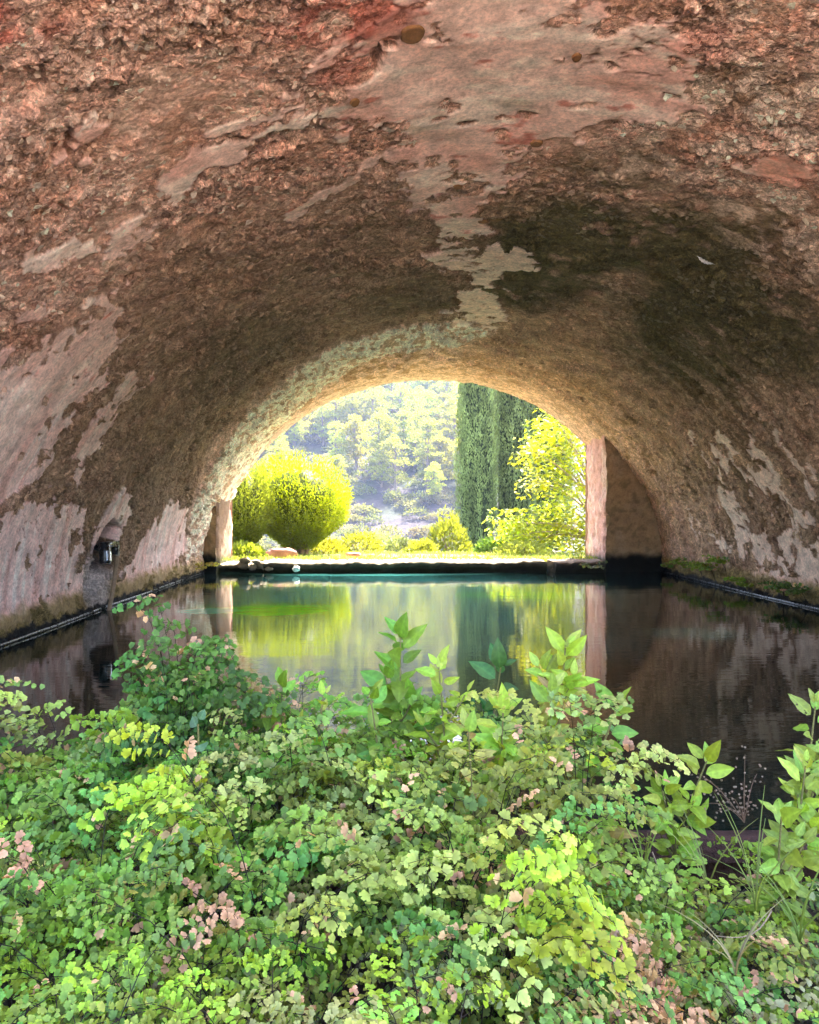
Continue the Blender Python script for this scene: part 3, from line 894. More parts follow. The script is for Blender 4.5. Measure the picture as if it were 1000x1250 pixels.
# ------------------------------------------------------------------ water spout and pipes at the left wall
def spout():
    p, n, s, y = on_wall(129, 668, 0)
    p = vpos(np.array([s]), np.array([y]), np.array([.02]))[0]
    root = thing('water_spout', 'black spout with a pale tube standing in for its highlight in the niche of the left wall', 'spout', p)
    t = np.array([0, 1.0, 0])
    down = np.array([.12, -.22, -1.0]); down /= np.linalg.norm(down)
    mb = MB(); a = n * .10 - t * .27
    tube(mb, [a + down * -.07, a + down * -.05, a + down * .10, a + down * .115], [.045, .052, .052, .04], k=14); noz = mb.build('nozzle', M_black, root)
    mb = MB(); tube(mb, [a + down * -.005 + n * .012, a + down * .085 + n * .012], [.046, .046], k=14); mb.build('highlight', M_highlight, noz)  # pale tube stands in for the highlight on the black spout
    mb = MB(); v, f = box_pts(-.03, .03, -.20, .20, -.025, .025); mb.add(v + n * .07 - t * .08 + np.array([0, 0, .055]), f); v, f = box_pts(-.028, .028, -.03, .03, -.07, .03); mb.add(v + n * .075 + t * .09 + np.array([0, 0, .02]), f)
    mb.build('bracket', M_black, root)
    mb = MB(); tube(mb, [-n * .10 + t * -.02, n * .09 - t * .20], [.03, .03], k=10); mb.build('supply_stub', M_black, root)
    pr = thing('downpipe', 'thin rusty brown pipe running from the spout bracket down into the water', 'pipe', (p[0] + .12, y + .2, 0))
    base = np.array([p[0] + .12, y + .2, 0])
    top = p + n * .09 + t * .09 + np.array([0, 0, -.03])
    bot = at(131, 748, y - .10); bot[2] = -.25
    pts = np.array([top + (bot - top) * q + np.array([.012 * math.sin(q * 4), 0, 0]) for q in np.linspace(0, 1, 9)]) - base
    mb = MB(); tube(mb, pts, .020, (.30, .20, .13), k=10); mb.build('pipe_body', M_rust, pr)
    mb = MB(); tube(mb, [pts[0] + (0, 0, .012), pts[0] - (0, 0, .03)], [.027, .027], (.36, .3, .24), k=10); mb.build('coupling', M_rust, pr)
spout()
for side, lab in ((1, 'black hose lying along the waterline of the left wall'), (0, 'black hose lying along the waterline of the right wall')):
    yy2 = np.linspace(2.2, 11.5, 90)
    s0 = np.full(90, np.pi * ARC if side else 0.0)
    hh, _, _ = vault_fields(s0, yy2)
    P = vpos(s0, yy2, hh * 0 + .055 + .012 * np.sin(yy2 * 2.3)); P[:, 2] = .012 + .010 * (fbm(yy2 * 2, yy2 * 0, 610 + side, 3) - .5)
    mb = MB(); tube(mb, P, .011, k=8)
    tag(mb.build('black_hose', M_black), lab, 'hose')

# ------------------------------------------------------------------ ferns
_fa, _fr = [], []
for _c, _k in ((-62, .92), (-21, 1.06), (21, 1.04), (62, .94)):
    _fa += [_c - 13, _c + 13]; _fr += [_k, _k]
    if _c < 60: _fa.append(_c + 20.5); _fr.append(.80)
FAN_A = np.radians(_fa); FAN_R = np.array(_fr)
FAN = np.zeros((12, 3)); FAN[1:, 0] = np.cos(FAN_A) * FAN_R; FAN[1:, 1] = np.sin(FAN_A) * FAN_R * .78
FAN[1:, 2] = -.22 * FAN[1:, 1] ** 2 - .10 * FAN[1:, 0] ** 2 + .05 * np.cos(FAN_A * 9)
FAN_F = np.array([(0, i, i + 1) for i in range(1, 11)])
CAMP = np.array([0, 0, 1.0])
def frond_mesh(r, heading, L, H, droop, pal, leaf, dry=.04, dens=1.0, face=None):
    """one frond in plant space: black wiry stalk, pinnae, fan-shaped leaflets"""
    d = np.array([math.cos(heading), math.sin(heading), 0])
    side0 = np.array([-d[1], d[0], 0])
    b0 = np.zeros(3); b1 = d * L * .12 + np.array([0, 0, H * .95]); b2 = d * L * .75 + np.array([0, 0, H - droop])
    def cv(t):
        t = np.asarray(t)[..., None]
        return b0 * (1 - t) ** 2 + 2 * b1 * t * (1 - t) + b2 * t * t
    mb = MB()
    tt = np.linspace(0, 1, 8)
    tube(mb, cv(tt), np.linspace(.0013, .0005, 8), (.02, .013, .01), k=3, cap=False)
    npin = int(13 * dens)
    ps, ds, pin = [], [], []
    for i, t in enumerate(np.linspace(.42, .97, npin)):
        p = cv(t); tan = norm(cv(min(t + .02, 1.02)) - p)
        sg = 1 if i % 2 else -1
        pd = norm(tan * .75 + sg * side0 * .8 + r.normal(0, .12, 3))
        pl = L * .34 * (1.05 - t) ** .55 * r.uniform(.8, 1.15)
        nl = max(2, int(pl / (leaf * .78)))
        q = np.linspace(.25, 1, nl)
        pts = p + pd * (pl * q)[:, None] + np.array([0, 0, -1]) * (.18 * pl * q ** 2)[:, None]
        tube(mb, np.vstack([p, pts[-1]]), [.0006, .0004], (.02, .013, .01), k=3, cap=False)
        s2 = norm(np.cross(pd, [0, 0, 1.0]))
        for j in range(nl):
            pin.append(i); ps.append(pts[j]); ds.append(norm(pd * (.9 if j == nl - 1 else .45) + s2 * (0 if j == nl - 1 else (1 if j % 2 else -1)) * .8 + r.normal(0, .2, 3)))
    ps.append(cv(1.0)); ds.append(norm(cv(1.0) - cv(.95))); pin.append(npin)
    ps = np.array(ps); ds = np.array(ds); n = len(ps)
    pin = np.array(pin)
    fj = r.normal(0, .26, 3)
    nn = (np.array([0, -.66, .60]) + .25 * d if face is None else np.asarray(face)) + fj + r.normal(0, .13, (npin + 1, 3))[pin] + r.normal(0, .17, (n, 3))
    nn = norm(nn - ds * np.sum(nn * ds, -1, keepdims=True))
    sd_ = np.cross(nn, ds)
    sz = leaf * r.uniform(.65, 1.2, n)
    tone = np.array(pal) * r.uniform(.88, 1.14, (n, 1)) * r.uniform(.88, 1.12, (npin + 1, 1))[pin] * np.stack([r.uniform(.94, 1.08, n), np.ones(n), r.uniform(.9, 1.15, n)], -1)
    if r.random() < .35:
        tone = tone * np.interp(pin / npin, [0, 1], [.8, 1.25])[:, None]
    isdry = (r.random(npin + 1) < dry)[pin] | (r.random(n) < dry * .25)
    if dry < .3 and r.random() < .018: isdry[:] = True
    tone[isdry] = np.array((.60, .35, .19)) * r.uniform(.7, 1.25, (isdry.sum(), 1))
    V = ps[:, None] + sz[:, None, None] * (FAN[None, :, 0:1] * ds[:, None] + FAN[None, :, 1:2] * sd_[:, None] + FAN[None, :, 2:3] * nn[:, None])
    F = (FAN_F[None] + (np.arange(n) * 12)[:, None, None]).reshape(-1, 3)
    cc = np.repeat(tone, 12, 0).reshape(n, 12, 3); cc[:, 0] *= .62; cc[:, [3, 6, 9]] *= .86
    mb.add(V.reshape(-1, 3), F, cc.reshape(-1, 3))
    return mb.mesh('frond', M_fern, smooth=True)

PAL = {'bright': (.31, .42, .035), 'green': (.17, .30, .035), 'light': (.31, .38, .085), 'blue': (.13, .26, .042), 'olive': (.20, .25, .035), 'dark': (.07, .165, .02), 'dry': (.62, .37, .22), 'mixed': (.25, .27, .10)}
DESC = {'bright': 'bright yellow-green', 'green': 'fresh mid-green', 'light': 'pale green', 'blue': 'bluish green', 'olive': 'olive green', 'dark': 'dark green', 'dry': 'dried pinkish-beige', 'mixed': 'faded green and beige'}
CAN_X = [-80, 0, 100, 150, 220, 280, 400, 560, 660, 720, 780, 850, 900, 950, 1000, 1080]
CAN_Z = [.49, .49, .46, .50, .55, .54, .55, .55, .53, .47, .31, .25, .24, .31, .44, .46]
def canopy(px, y):
    z = np.interp(px, CAN_X, CAN_Z)
    near = np.interp(px, [0, 600, 690, 1000], [.45, .44, .30, .29])
    k = smooth(1.85, 1.45, np.array(y))
    return float(z * (1 - k) + near * k)
def fern(x, y, pal, H, nf, leaf, label, group=None, L=None, dry=.04, head=None, seed=0, z0=.03, dens=1.0, face=None, name='maidenhair_fern'):
    r = np.random.default_rng(seed + 1000)
    root = thing(name, label, 'fern', (x, y, z0), group)
    for k in range(nf):
        hd = (2 * np.pi * (k + r.uniform(-.4, .4)) / nf) if head is None else head + r.uniform(-.9, .9)
        hk = H * r.uniform(.72, 1.06)
        lk = (L or .27) * r.uniform(.75, 1.25)
        p = np.array(pal) * r.uniform(.72, 1.28) * np.array([r.uniform(.85, 1.18), 1, r.uniform(.75, 1.3)])
        me = frond_mesh(r, hd, lk, hk * 1.1, hk * r.uniform(.12, .45), p, leaf, dry, dens, face)
        link(bpy.data.objects.new('frond', me), root)
    return root

def fern_bed():
    k = 0
    pts = []
    y = .74
    while y < 1.9:
        dx = .135 + .02 * (y - .7)
        lo, hi = (-90, 1100) if y < 1.1 else (-260, 1420)
        for px0 in np.arange(lo, hi, dx / y * 950):
            pts.append((px0 + rng.uniform(-.4, .4) * dx / y * 950, y + rng.uniform(-.05, .05)))
        y += .132
    for (px, y) in pts:
        x = (px - 474) / 950 * y
        z = canopy(px, y) + .24 * (fbm(np.array([x * 4.5]), np.array([y * 4.5]), 777, 2)[0] - .5) + rng.normal(0, .02)
        if y < 1.05: z = min(z, .41)
        gap = px > 690 and y > 1.3
        if px > 735 and y > 1.55 and rng.random() < .5:
            continue
        if gap and rng.random() < .45:
            continue
        if px > 700 and y > 1.42: z = min(z, .19)
        u = rng.random()
        if px > 690 and y < 1.5:
            pal = 'mixed' if u < .35 else 'olive' if u < .55 else 'green' if u < .72 else 'light' if u < .85 else 'dry' if u < .93 else 'blue'
        elif px < 330 and y > 1.5:
            pal = 'dark' if u < .25 else 'green' if u < .65 else 'blue' if u < .8 else 'light'
        else:
            pal = 'bright' if u < .23 else 'green' if u < .52 else 'light' if u < .70 else 'blue' if u < .86 else 'olive' if u < .92 else 'mixed'
        if y < 1.05 and pal == 'dry': pal = 'mixed'
        # what the label can point at
        ipy = 618 + (1 - z) / y * 950
        hz = 'beyond the right edge' if px > 1040 else 'beyond the left edge' if px < -40 else ('at the far left', 'left of the tall dark fern', 'below the round bush reflection', 'left of the central leafy plant', 'below the central leafy plant', 'right of the centre', 'below the pink jamb reflection', 'below the lime shoots', 'at the far right')[int(np.clip((px - 0) // 111, 0, 8))]
        vt = 'lining the water' if y > 1.72 else 'behind mid-bank' if y > 1.45 else 'amid the bank' if y > 1.2 else 'low on the bank' if y > .95 else 'along the bottom edge'
        hi = 'tall ' if z > .5 else 'low ' if z < .36 else ''
        leaf = rng.uniform(.0090, .0136) * (.88 if px > 690 else 1.0) * float(np.clip(y / 1.25, .72, 1.1))
        fine = 'fine-leaved ' if leaf < .0098 else 'large-leaved ' if leaf > .0116 else ''
        lab = f'{hi}{fine}{DESC[pal]} fern {vt}, {hz}'
        fern(x, y, PAL[pal], max(.12, (z - .03) / .84), int(rng.integers(8, 12)) if px < 700 else int(rng.integers(6, 10)), leaf, lab, 'maidenhair ferns of the foreground bank', L=rng.uniform(.24, .34), dry=(.14 if px > 640 else .05) if pal == 'mixed' else .9 if pal == 'dry' else .02, seed=k)
        k += 1
fern_bed()
# single ferns that stand out
def fern_at(px, py, Y, pal, label, H=None, nf=9, leaf=.018, seed=0, head=None, L=.26, dry=.03):
    p = at(px, py, Y); leaf *= .78
    fern(p[0], Y, PAL[pal], (p[2] - .03) / .84, nf, leaf, label, L=L, seed=seed, head=head, dry=dry)
fern_at(226, 768, 1.78, 'dark', 'tall dark green maidenhair fern rising highest at the left against the water', nf=20, leaf=.017, seed=501, L=.20)
fern_at(215, 812, 1.70, 'dark', 'dark green maidenhair fern just below the tall left one', nf=16, leaf=.016, seed=502, L=.22)
fern_at(300, 935, 1.30, 'bright', 'bright yellow-green maidenhair fern with a long frond reaching left', nf=8, leaf=.017, seed=503, L=.3, head=np.pi * .95)
fern_at(590, 1040, 1.12, 'bright', 'yellow fronded maidenhair fern glowing at the middle of the bank', nf=7, leaf=.018, seed=504, L=.26, head=-.4)
fern_at(710, 870, 1.50, 'light', 'airy pale green maidenhair fern with small clover-like leaflets over dark water', nf=10, leaf=.016, seed=505, L=.26)
fern_at(840, 1165, 1.20, 'dry', 'dead maidenhair fern with dusty pink leaflets at lower right', nf=7, leaf=.013, seed=506, L=.2, dry=.9, head=np.pi * 1.1)
fern_at(800, 1085, 1.35, 'green', 'small vivid green maidenhair fern above the dead pink one', nf=7, leaf=.016, seed=507, L=.18)
fern_at(90, 880, 1.75, 'light', 'pale maidenhair fern at far left edge of the bank against dark water', nf=9, leaf=.018, seed=508, L=.26)

# ------------------------------------------------------------------ broad-leaved plants
def leaf_mesh(name, col, w=.52, nv=9, nu=4, fold=.16, bend=.22, holes=None, seed=0):
    r = np.random.default_rng(seed)
    t = np.linspace(0, 1, nv)
    wid = w * .5 * np.sin(np.pi * np.clip(t, 0, 1) ** .78) ** .85 * (1 - .25 * t)
    u = np.linspace(-1, 1, 2 * nu + 1)
    T, U = np.meshgrid(t, u, indexing='ij')
    W = np.interp(T, t, wid)
    wave = .02 * np.sin(T * 18 + U * 3)
    V = np.stack([T, U * W, fold * np.abs(U) * W * 1.4 - bend * T ** 2 + wave * np.abs(U)], -1)
    vein = np.exp(-(U / .10) ** 2)
    sidev = .5 + .5 * np.cos((T - np.abs(U) * .22) * 42)
    c = np.array(col) * (1 + .35 * vein + .10 * (sidev - .5) * (1 - vein))[..., None] * (1 + .15 * (vnoise(T * 5, U * 3 + seed, seed)[..., None] - .5))
    edge = smooth(.75, 1.0, np.abs(U)) * .3
    c = mixc(c, np.array(col) * (1.3, 1.05, .8), edge)
    i = np.arange(V.shape[0] * V.shape[1]).reshape(V.shape[:2])
    q = np.stack([i[:-1, :-1], i[1:, :-1], i[1:, 1:], i[:-1, 1:]], -1).reshape(-1, 4)
    if holes is not None:
        keep = np.ones(len(q), bool); keep[r.choice(len(q), holes, replace=False)] = False
        q = q[keep]
    return mesh_np(name, V.reshape(-1, 3), q, M_leaf, col=c.reshape(-1, 3))
LEAVES = {
    'lime': [leaf_mesh('leaf', (.27, .37, .03), seed=1), leaf_mesh('leaf', (.23, .34, .035), w=.6, bend=.35, seed=2), leaf_mesh('leaf', (.31, .38, .05), w=.48, bend=.1, seed=3)],
    'green': [leaf_mesh('leaf', (.14, .27, .025), seed=4), leaf_mesh('leaf', (.12, .24, .025), w=.62, bend=.3, seed=5), leaf_mesh('leaf', (.18, .30, .03), w=.5, bend=.12, seed=6)],
    'dark': [leaf_mesh('leaf', (.04, .115, .02), seed=7), leaf_mesh('leaf', (.05, .13, .025), w=.58, bend=.3, seed=8)],
    'yellow': [leaf_mesh('leaf', (.26, .29, .05), seed=9), leaf_mesh('leaf', (.30, .24, .06), w=.5, bend=.4, seed=10), leaf_mesh('leaf', (.22, .30, .05), w=.55, seed=11)],
    'bitten': [leaf_mesh('leaf', (.21, .31, .045), w=.5, nv=16, nu=6, holes=9, seed=12), leaf_mesh('leaf', (.20, .30, .04), w=.5, nv=16, nu=6, holes=5, seed=13), leaf_mesh('leaf', (.22, .30, .04), w=.55, seed=14)],
    'round': [leaf_mesh('leaf', (.10, .20, .10), w=.85, bend=.1, seed=15)],
}
def leafy(px, py, Y, pal, label, n=12, size=.08, spread=.5, seed=0, lean=(0, 0), z0=.03, stem=(.17, .15, .05)):
    n = int(n * 1.15); size = size * .76; lean = (lean[0] + np.random.default_rng(seed).uniform(-.07, .07), lean[1] + .02)
    r = np.random.default_rng(seed + 77)
    tip = at(px, py, Y)
    root = thing('leafy_plant', label, 'plant', (tip[0] - lean[0], Y - lean[1], z0), 'broad-leaved plants among the ferns')
    top = tip - np.array(root.location)
    top[2] -= size * .45
    mid = np.array([top[0] * .3, top[1] * .3, top[2] * .55])
    t = np.linspace(0, 1, 9)[:, None]
    pts = 2 * mid * t * (1 - t) + top * t * t
    mb = MB(); tube(mb, pts, np.linspace(.0034, .0018, 9), stem, k=6); mb.build('stem', M_bark, root)
    ms = LEAVES[pal]
    axes = [(mid, top, n, 1.0)]
    for k in range(4 if n > 9 else 2):
        q = r.uniform(.5, .8)
        st = 2 * mid * q * (1 - q) + top * q * q
        a_ = r.uniform(0, 2 * np.pi)
        en = st + np.array([math.cos(a_) * .6, math.sin(a_) * .45, .75]) * size * r.uniform(.9, 1.6)
        en[2] = min(en[2], top[2] - size * .25)
        mb = MB(); tube(mb, [st, (st + en) / 2 + np.array([0, 0, -.006]), en], [.0026, .0022, .0016], stem, k=5); mb.build('side_shoot', M_bark, root)
        axes.append((None, (st, en), int(n * .55), .9))
    for (m_, t_, cnt_, ssc) in axes:
        for k in range(cnt_):
            if m_ is not None:
                q = 1 - spread * (k / max(1, cnt_ - 1)) ** 1.7
                p = 2 * m_ * q * (1 - q) + t_ * q * q
            else:
                q = 1 - .9 * (k / max(1, cnt_ - 1))
                p = t_[0] + (t_[1] - t_[0]) * q
            az = k * 2.4 + r.uniform(-.5, .5)
            el = np.interp(k / cnt_, [0, .3, .65, 1], [1.05, .45, .1, -.35]) + r.normal(0, .28)
            d = np.array([math.cos(az) * math.cos(el), math.sin(az) * math.cos(el), math.sin(el)])
            nn = np.array([0, -.7, .55]) + r.normal(0, .3, 3)
            nn = norm(nn - d * np.dot(nn, d)); b = np.cross(nn, d)
            s = size * ssc * r.uniform(.6, 1.15) * np.interp(k / cnt_, [0, .2, 1], [.7, 1.1, .95])
            o = bpy.data.objects.new('leaf', ms[int(r.integers(len(ms)))])
            link(o, root)
            p = p + d * .010
            o.matrix_basis = Matrix(np.column_stack([d * s, b * s, nn * s, p]).tolist() + [[0, 0, 0, 1]])
    return root
leafy(489, 762, 1.74, 'green', 'tall broad-leaved plant, highest at the centre against the bright reflection', 18, .088, .45, 1)
leafy(536, 800, 1.66, 'lime', 'lime broad-leaved plant just right of the tall central one', 16, .075, .5, 2)
leafy(452, 835, 1.62, 'green', 'mid-green leafy plant just left below the tall central one', 12, .066, .5, 3)
leafy(612, 800, 1.86, 'dark', 'dark green pointed-leaf plant in front of the cypress reflection', 11, .09, .35, 4)
leafy(692, 775, 1.78, 'lime', 'pale lime plant standing before the pink jamb reflection', 20, .078, .6, 5)
leafy(674, 830, 1.70, 'yellow', 'yellowing leafy plant below the pale lime one', 14, .075, .6, 6)
leafy(615, 855, 1.56, 'lime', 'pale large-leaved plant with a brown stem right of centre', 14, .08, .55, 7)
leafy(572, 880, 1.46, 'yellow', 'small yellow-green plant with narrow leaves below the centre', 12, .055, .5, 8)
leafy(756, 850, 1.62, 'green', 'rosette of glossy pointed leaves reaching right over dark water', 9, .082, .3, 9, lean=(.10, 0))
leafy(868, 918, 1.72, 'lime', 'lime star-shaped leaf cluster over the dark water at right', 11, .082, .3, 10, lean=(.06, 0))
leafy(812, 955, 1.70, 'lime', 'lime leafy shoot just left of the star-shaped cluster', 12, .07, .5, 11)
leafy(735, 975, 1.55, 'yellow', 'yellowish leafy shoot beside the rim beam', 10, .065, .5, 12)
leafy(1004, 850, 1.66, 'bitten', 'pale plant with insect-bitten leaves at the right edge, topmost', 14, .085, .5, 13)
leafy(992, 925, 1.58, 'lime', 'pale leafy plant at the right edge below the bitten one', 12, .075, .6, 14)
leafy(962, 985, 1.52, 'bitten', 'chewed broad-leaved plant above the rim beam at far right', 10, .085, .6, 15)
leafy(345, 822, 1.76, 'green', 'small broad-leaved plant left of centre at the water edge', 10, .068, .4, 16)
leafy(395, 840, 1.70, 'lime', 'small lime plant between the left and central leafy plants', 9, .055, .5, 17)
leafy(243, 872, 1.52, 'round', 'rounded bluish leaf pair among dark ferns at left', 4, .05, .15, 18)
leafy(720, 1010, 1.40, 'green', 'low green leafy plant over the dark gap right of centre', 9, .05, .6, 19)

# grass tufts, dry seed spray, dead twigs at lower right
def blades(px, py, Y, n, ln, col, label, seed, spread=.9):
    ln *= .85; n = int(n * .7); col = np.array(col) * .8
    r = np.random.default_rng(seed)
    p0 = at(px, py, Y); p0[2] = max(.03, p0[2])
    root = thing('grass_tuft', label, 'grass tuft', p0, 'grass tufts at the lower right')
    for k in range(n):
        a = r.uniform(0, 2 * np.pi); L = ln * r.uniform(.6, 1.2); sp = spread * r.uniform(.2, 1)
        d = np.array([math.cos(a), math.sin(a), 0])
        t = np.linspace(0, 1, 7)
        c = d * (L * sp * t ** 1.6)[:, None] + np.array([0, 0, 1]) * (L * (t - .45 * sp * t ** 2))[:, None]
        w = np.cross(d, [0, 0, 1]) * .5 + np.array([.5, 0, 0]); w = w / np.linalg.norm(w)
        wd = .0011 * (1 - t ** 2) + .0004
        V = np.vstack([c - w * wd[:, None], c + w * wd[:, None]])
        mb = MB(); mb.add(V, [(i, i + 1, 8 + i, 7 + i) for i in range(6)], np.array(col) * r.uniform(.7, 1.3))
        mb.build('blade', M_grass, root)
blades(930, 1120, 1.35, 12, .24, (.20, .26, .06), 'green grass tuft before the rim beam at far right', 1)
blades(870, 1100, 1.42, 9, .22, (.24, .27, .08), 'sparse pale grass tuft under the star-shaped leaf cluster', 2)
blades(790, 1080, 1.42, 8, .20, (.20, .28, .05), 'thin upright grass blades left of the other tufts', 3, .5)
blades(985, 1160, 1.2, 12, .22, (.15, .22, .05), 'grass tuft at the lower right edge', 4)
blades(905, 1200, 1.15, 9, .14, (.36, .30, .17), 'dry straw tuft at the bottom right', 5)
def twigs():
    r = np.random.default_rng(5)
    for px, py, px2, py2, Y, lab in [(718, 1028, 755, 1062, 1.5, 'pale curved dead twig in the dark gap'), (800, 1045, 806, 1080, 1.45, 'short bleached dead twig under the lime shoots'), (950, 1120, 880, 1150, 1.3, 'long thin dead twig lying right of the pink fern'), (700, 1060, 702, 1100, 1.42, 'upright grey dead stalk in the dark gap')]:
        a = at(px, py, Y); b = at(px2, py2, Y - .05)
        t = np.linspace(0, 1, 7)[:, None]
        base = a.copy()
        pts = (a + (b - a) * t + np.array([.012, 0, -.02]) * np.sin(t * 3.1)) - base
        mb = MB(); tube(mb, pts, np.linspace(.0014, .0007, 7), (.22, .16, .11), k=5)
        o = mb.build('dead_twig', M_bark); o.location = base
        tag(o, lab, 'twig')
    base = at(915, 1010, 1.72)
    root = thing('seed_stalk', 'dry brown seed spray with tiny bobbles over the water at right', 'dry plant', base)
    for k in range(11):
        tip = at(r.uniform(845, 945), r.uniform(925, 1000), 1.72 + r.uniform(-.08, .08)) - base
        t = np.linspace(0, 1, 6)[:, None]
        pts = tip * t + np.array([0, 0, .02]) * np.sin(t * 3.1)
        mb = MB(); tube(mb, pts, np.linspace(.0011, .0005, 6), (.26, .15, .10), k=3, cap=False)
        for j in range(9):
            q = pts[min(5, 2 + j // 2)] + r.normal(0, .012, 3)
            lump(mb, q, .0028, .0028, .0028, j, (.40, .26, .19), 5, 4)
        mb.build('spray', M_bark, root)
twigs()

# small ferns and weeds at the foot of the right wall and on the ledge
for k, (px, py, hgt, nf, lab) in enumerate([
        (828, 694, .13, 6, 'tiny bright fern at the right waterline nearest the jamb'),
        (842, 692, .17, 8, 'bright fern tuft second from the jamb on the right waterline'),
        (864, 700, .22, 8, 'tall narrow fern tuft third from the jamb on the right waterline'),
        (880, 704, .24, 9, 'spreading fern tuft fourth from the jamb on the right waterline'),
        (894, 694, .22, 9, 'fern growing a little higher on the right wall in mid-length'),
        (914, 712, .15, 7, 'small yellow-green fern fifth along the right waterline'),
        (925, 720, .10, 6, 'tiny fern hanging at the right waterline past mid-length'),
        (968, 732, .20, 10, 'larger trailing fern at the right waterline near the picture edge'),
        (996, 735, .2, 9, 'trailing fern at the right waterline at the very picture edge')]):
    s, y = on_vault(px, min(py, 735))
    p = vpos(np.array([max(s, .05)]), np.array([y]), np.array([.03]))[0]
    fern(p[0], y, (.20, .30, .03) if k < 7 else (.10, .17, .03), hgt, nf, .030, lab, 'small ferns along the right waterline', L=hgt * 1.4, head=np.pi * 1.1, seed=900 + k, z0=max(.03, p[2] - .05), dens=.6, face=(-.5, -.5, .6), name='wall_fern')
for k, (px, py, Y, lab) in enumerate([(725, 692, 11.45, 'scraggly weed on the ledge at the foot of the right jamb'), (250, 690, 11.3, 'sunlit yellow weed at the foot of the left jamb')]):
    p = at(px, py, Y)
    fern(p[0], Y, (.16, .2, .06) if k == 0 else (.34, .36, .04), .16, 9, .03, lab, L=.3, seed=950 + k, z0=max(.02, p[2] - .1), dens=.6, name='ledge_weed')

# ------------------------------------------------------------------ garden beyond the arch
def leaf_cloud(mb, P, D, Nn, L, W, col, jit=.25, r=rng):
    """diamond leaves at P along D with normals Nn"""
    n = len(P)
    D = norm(D); Nn = norm(Nn - D * np.sum(Nn * D, -1, keepdims=True)); B = np.cross(Nn, D)
    L = np.broadcast_to(L, (n,))[:, None]; W = np.broadcast_to(W, (n,))[:, None]
    V = np.stack([P, P + D * L * .5 + B * W * .5 + Nn * L * .05, P + D * L, P + D * L * .5 - B * W * .5 + Nn * L * .05], 1)
    F = (np.array([(0, 1, 2, 3)])[None] + (np.arange(n) * 4)[:, None, None]).reshape(-1, 4)
    c = np.broadcast_to(np.asarray(col, float), (n, 3)) * r.uniform(1 - jit, 1 + jit, (n, 1))
    mb.add(V.reshape(-1, 3), F, np.repeat(c, 4, 0))

def round_bush(cx, cyy, z0, rx, ry, hgt, label, seed, shoots=2600, col=(.19, .27, .008), name='round_bush'):
    r = np.random.default_rng(seed)
    root = thing(name, label, 'bush', (cx, cyy, z0))
    mb = MB()
    u = r.uniform(0, 2 * np.pi, shoots); w = np.arccos(r.uniform(-.42, 1, shoots))
    tip = np.stack([rx * np.cos(u) * np.sin(w), ry * np.sin(u) * np.sin(w), hgt * .52 + hgt * .48 * np.cos(w)], -1)
    tip *= (1 + .10 * (vnoise(u * 2.2, w * 3, seed) - .5) * 2)[:, None] * r.uniform(.95, 1.01, shoots)[:, None]
    org = np.stack([tip[:, 0] * .22, tip[:, 1] * .22, np.full(shoots, .12)], -1)
    dirv = norm(tip - np.array([0, 0, hgt * .3])) + np.array([0, 0, .15])
    nl = 15
    for k in range(nl):
        q = 1 - .055 * k * (.8 + .5 * r.random(shoots))
        P = org + (tip - org) * q[:, None] + r.normal(0, .012, (shoots, 3))
        D = norm(dirv) + r.normal(0, .38, (shoots, 3))
        Nn = norm(tip) * .5 + r.normal(0, .6, (shoots, 3)) + np.array([0, 0, .4])
        leaf_cloud(mb, P, D, Nn, r.uniform(.04, .075, shoots), r.uniform(.02, .032, shoots), col, .3, r)
    uu = np.linspace(0, 2 * np.pi, 24, endpoint=False); ww = np.linspace(0, 2.3, 12)
    UU, WW = np.meshgrid(uu, ww)
    core = np.stack([rx * .72 * np.cos(UU) * np.sin(WW), ry * .72 * np.sin(UU) * np.sin(WW), hgt * .52 + hgt * .32 * np.cos(WW)], -1) * (1 + .08 * (vnoise(UU * 2, WW * 3, seed + 4) - .5))[..., None]
    mb.add(core.reshape(-1, 3), [(i * 24 + j, i * 24 + (j + 1) % 24, (i + 1) * 24 + (j + 1) % 24, (i + 1) * 24 + j) for i in range(11) for j in range(24)], np.array(col) * .35)  # solid core coloured dark for the bush's shaded inside
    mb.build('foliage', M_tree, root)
    for k in range(26):
        a = r.uniform(0, 2 * np.pi); e = r.uniform(.3, .9)
        tp = np.array([rx * .62 * math.cos(a) * e, ry * .62 * math.sin(a) * e, hgt * r.uniform(.42, .6)])
        t = np.linspace(0, 1, 5)[:, None]
        pts = np.array([.14 * math.cos(a), .14 * math.sin(a), -.05]) * (1 - t) + tp * t + np.array([0, 0, .08]) * np.sin(t * 3.1)
        mb = MB(); tube(mb, pts, np.linspace(.028, .014, 5), (.24, .15, .08), k=5)
        mb.build('stem', M_bark, root)
round_bush(-1.82, 16.0, .0, 1.04, 1.0, 2.06, 'large rounded bright yellow-green bush with bare stems beyond the arch', 11)
round_bush(-2.84, 15.2, .02, .62, .62, 1.95, 'second rounded bush half hidden behind the left jamb', 12, 1700, (.19, .24, .03))

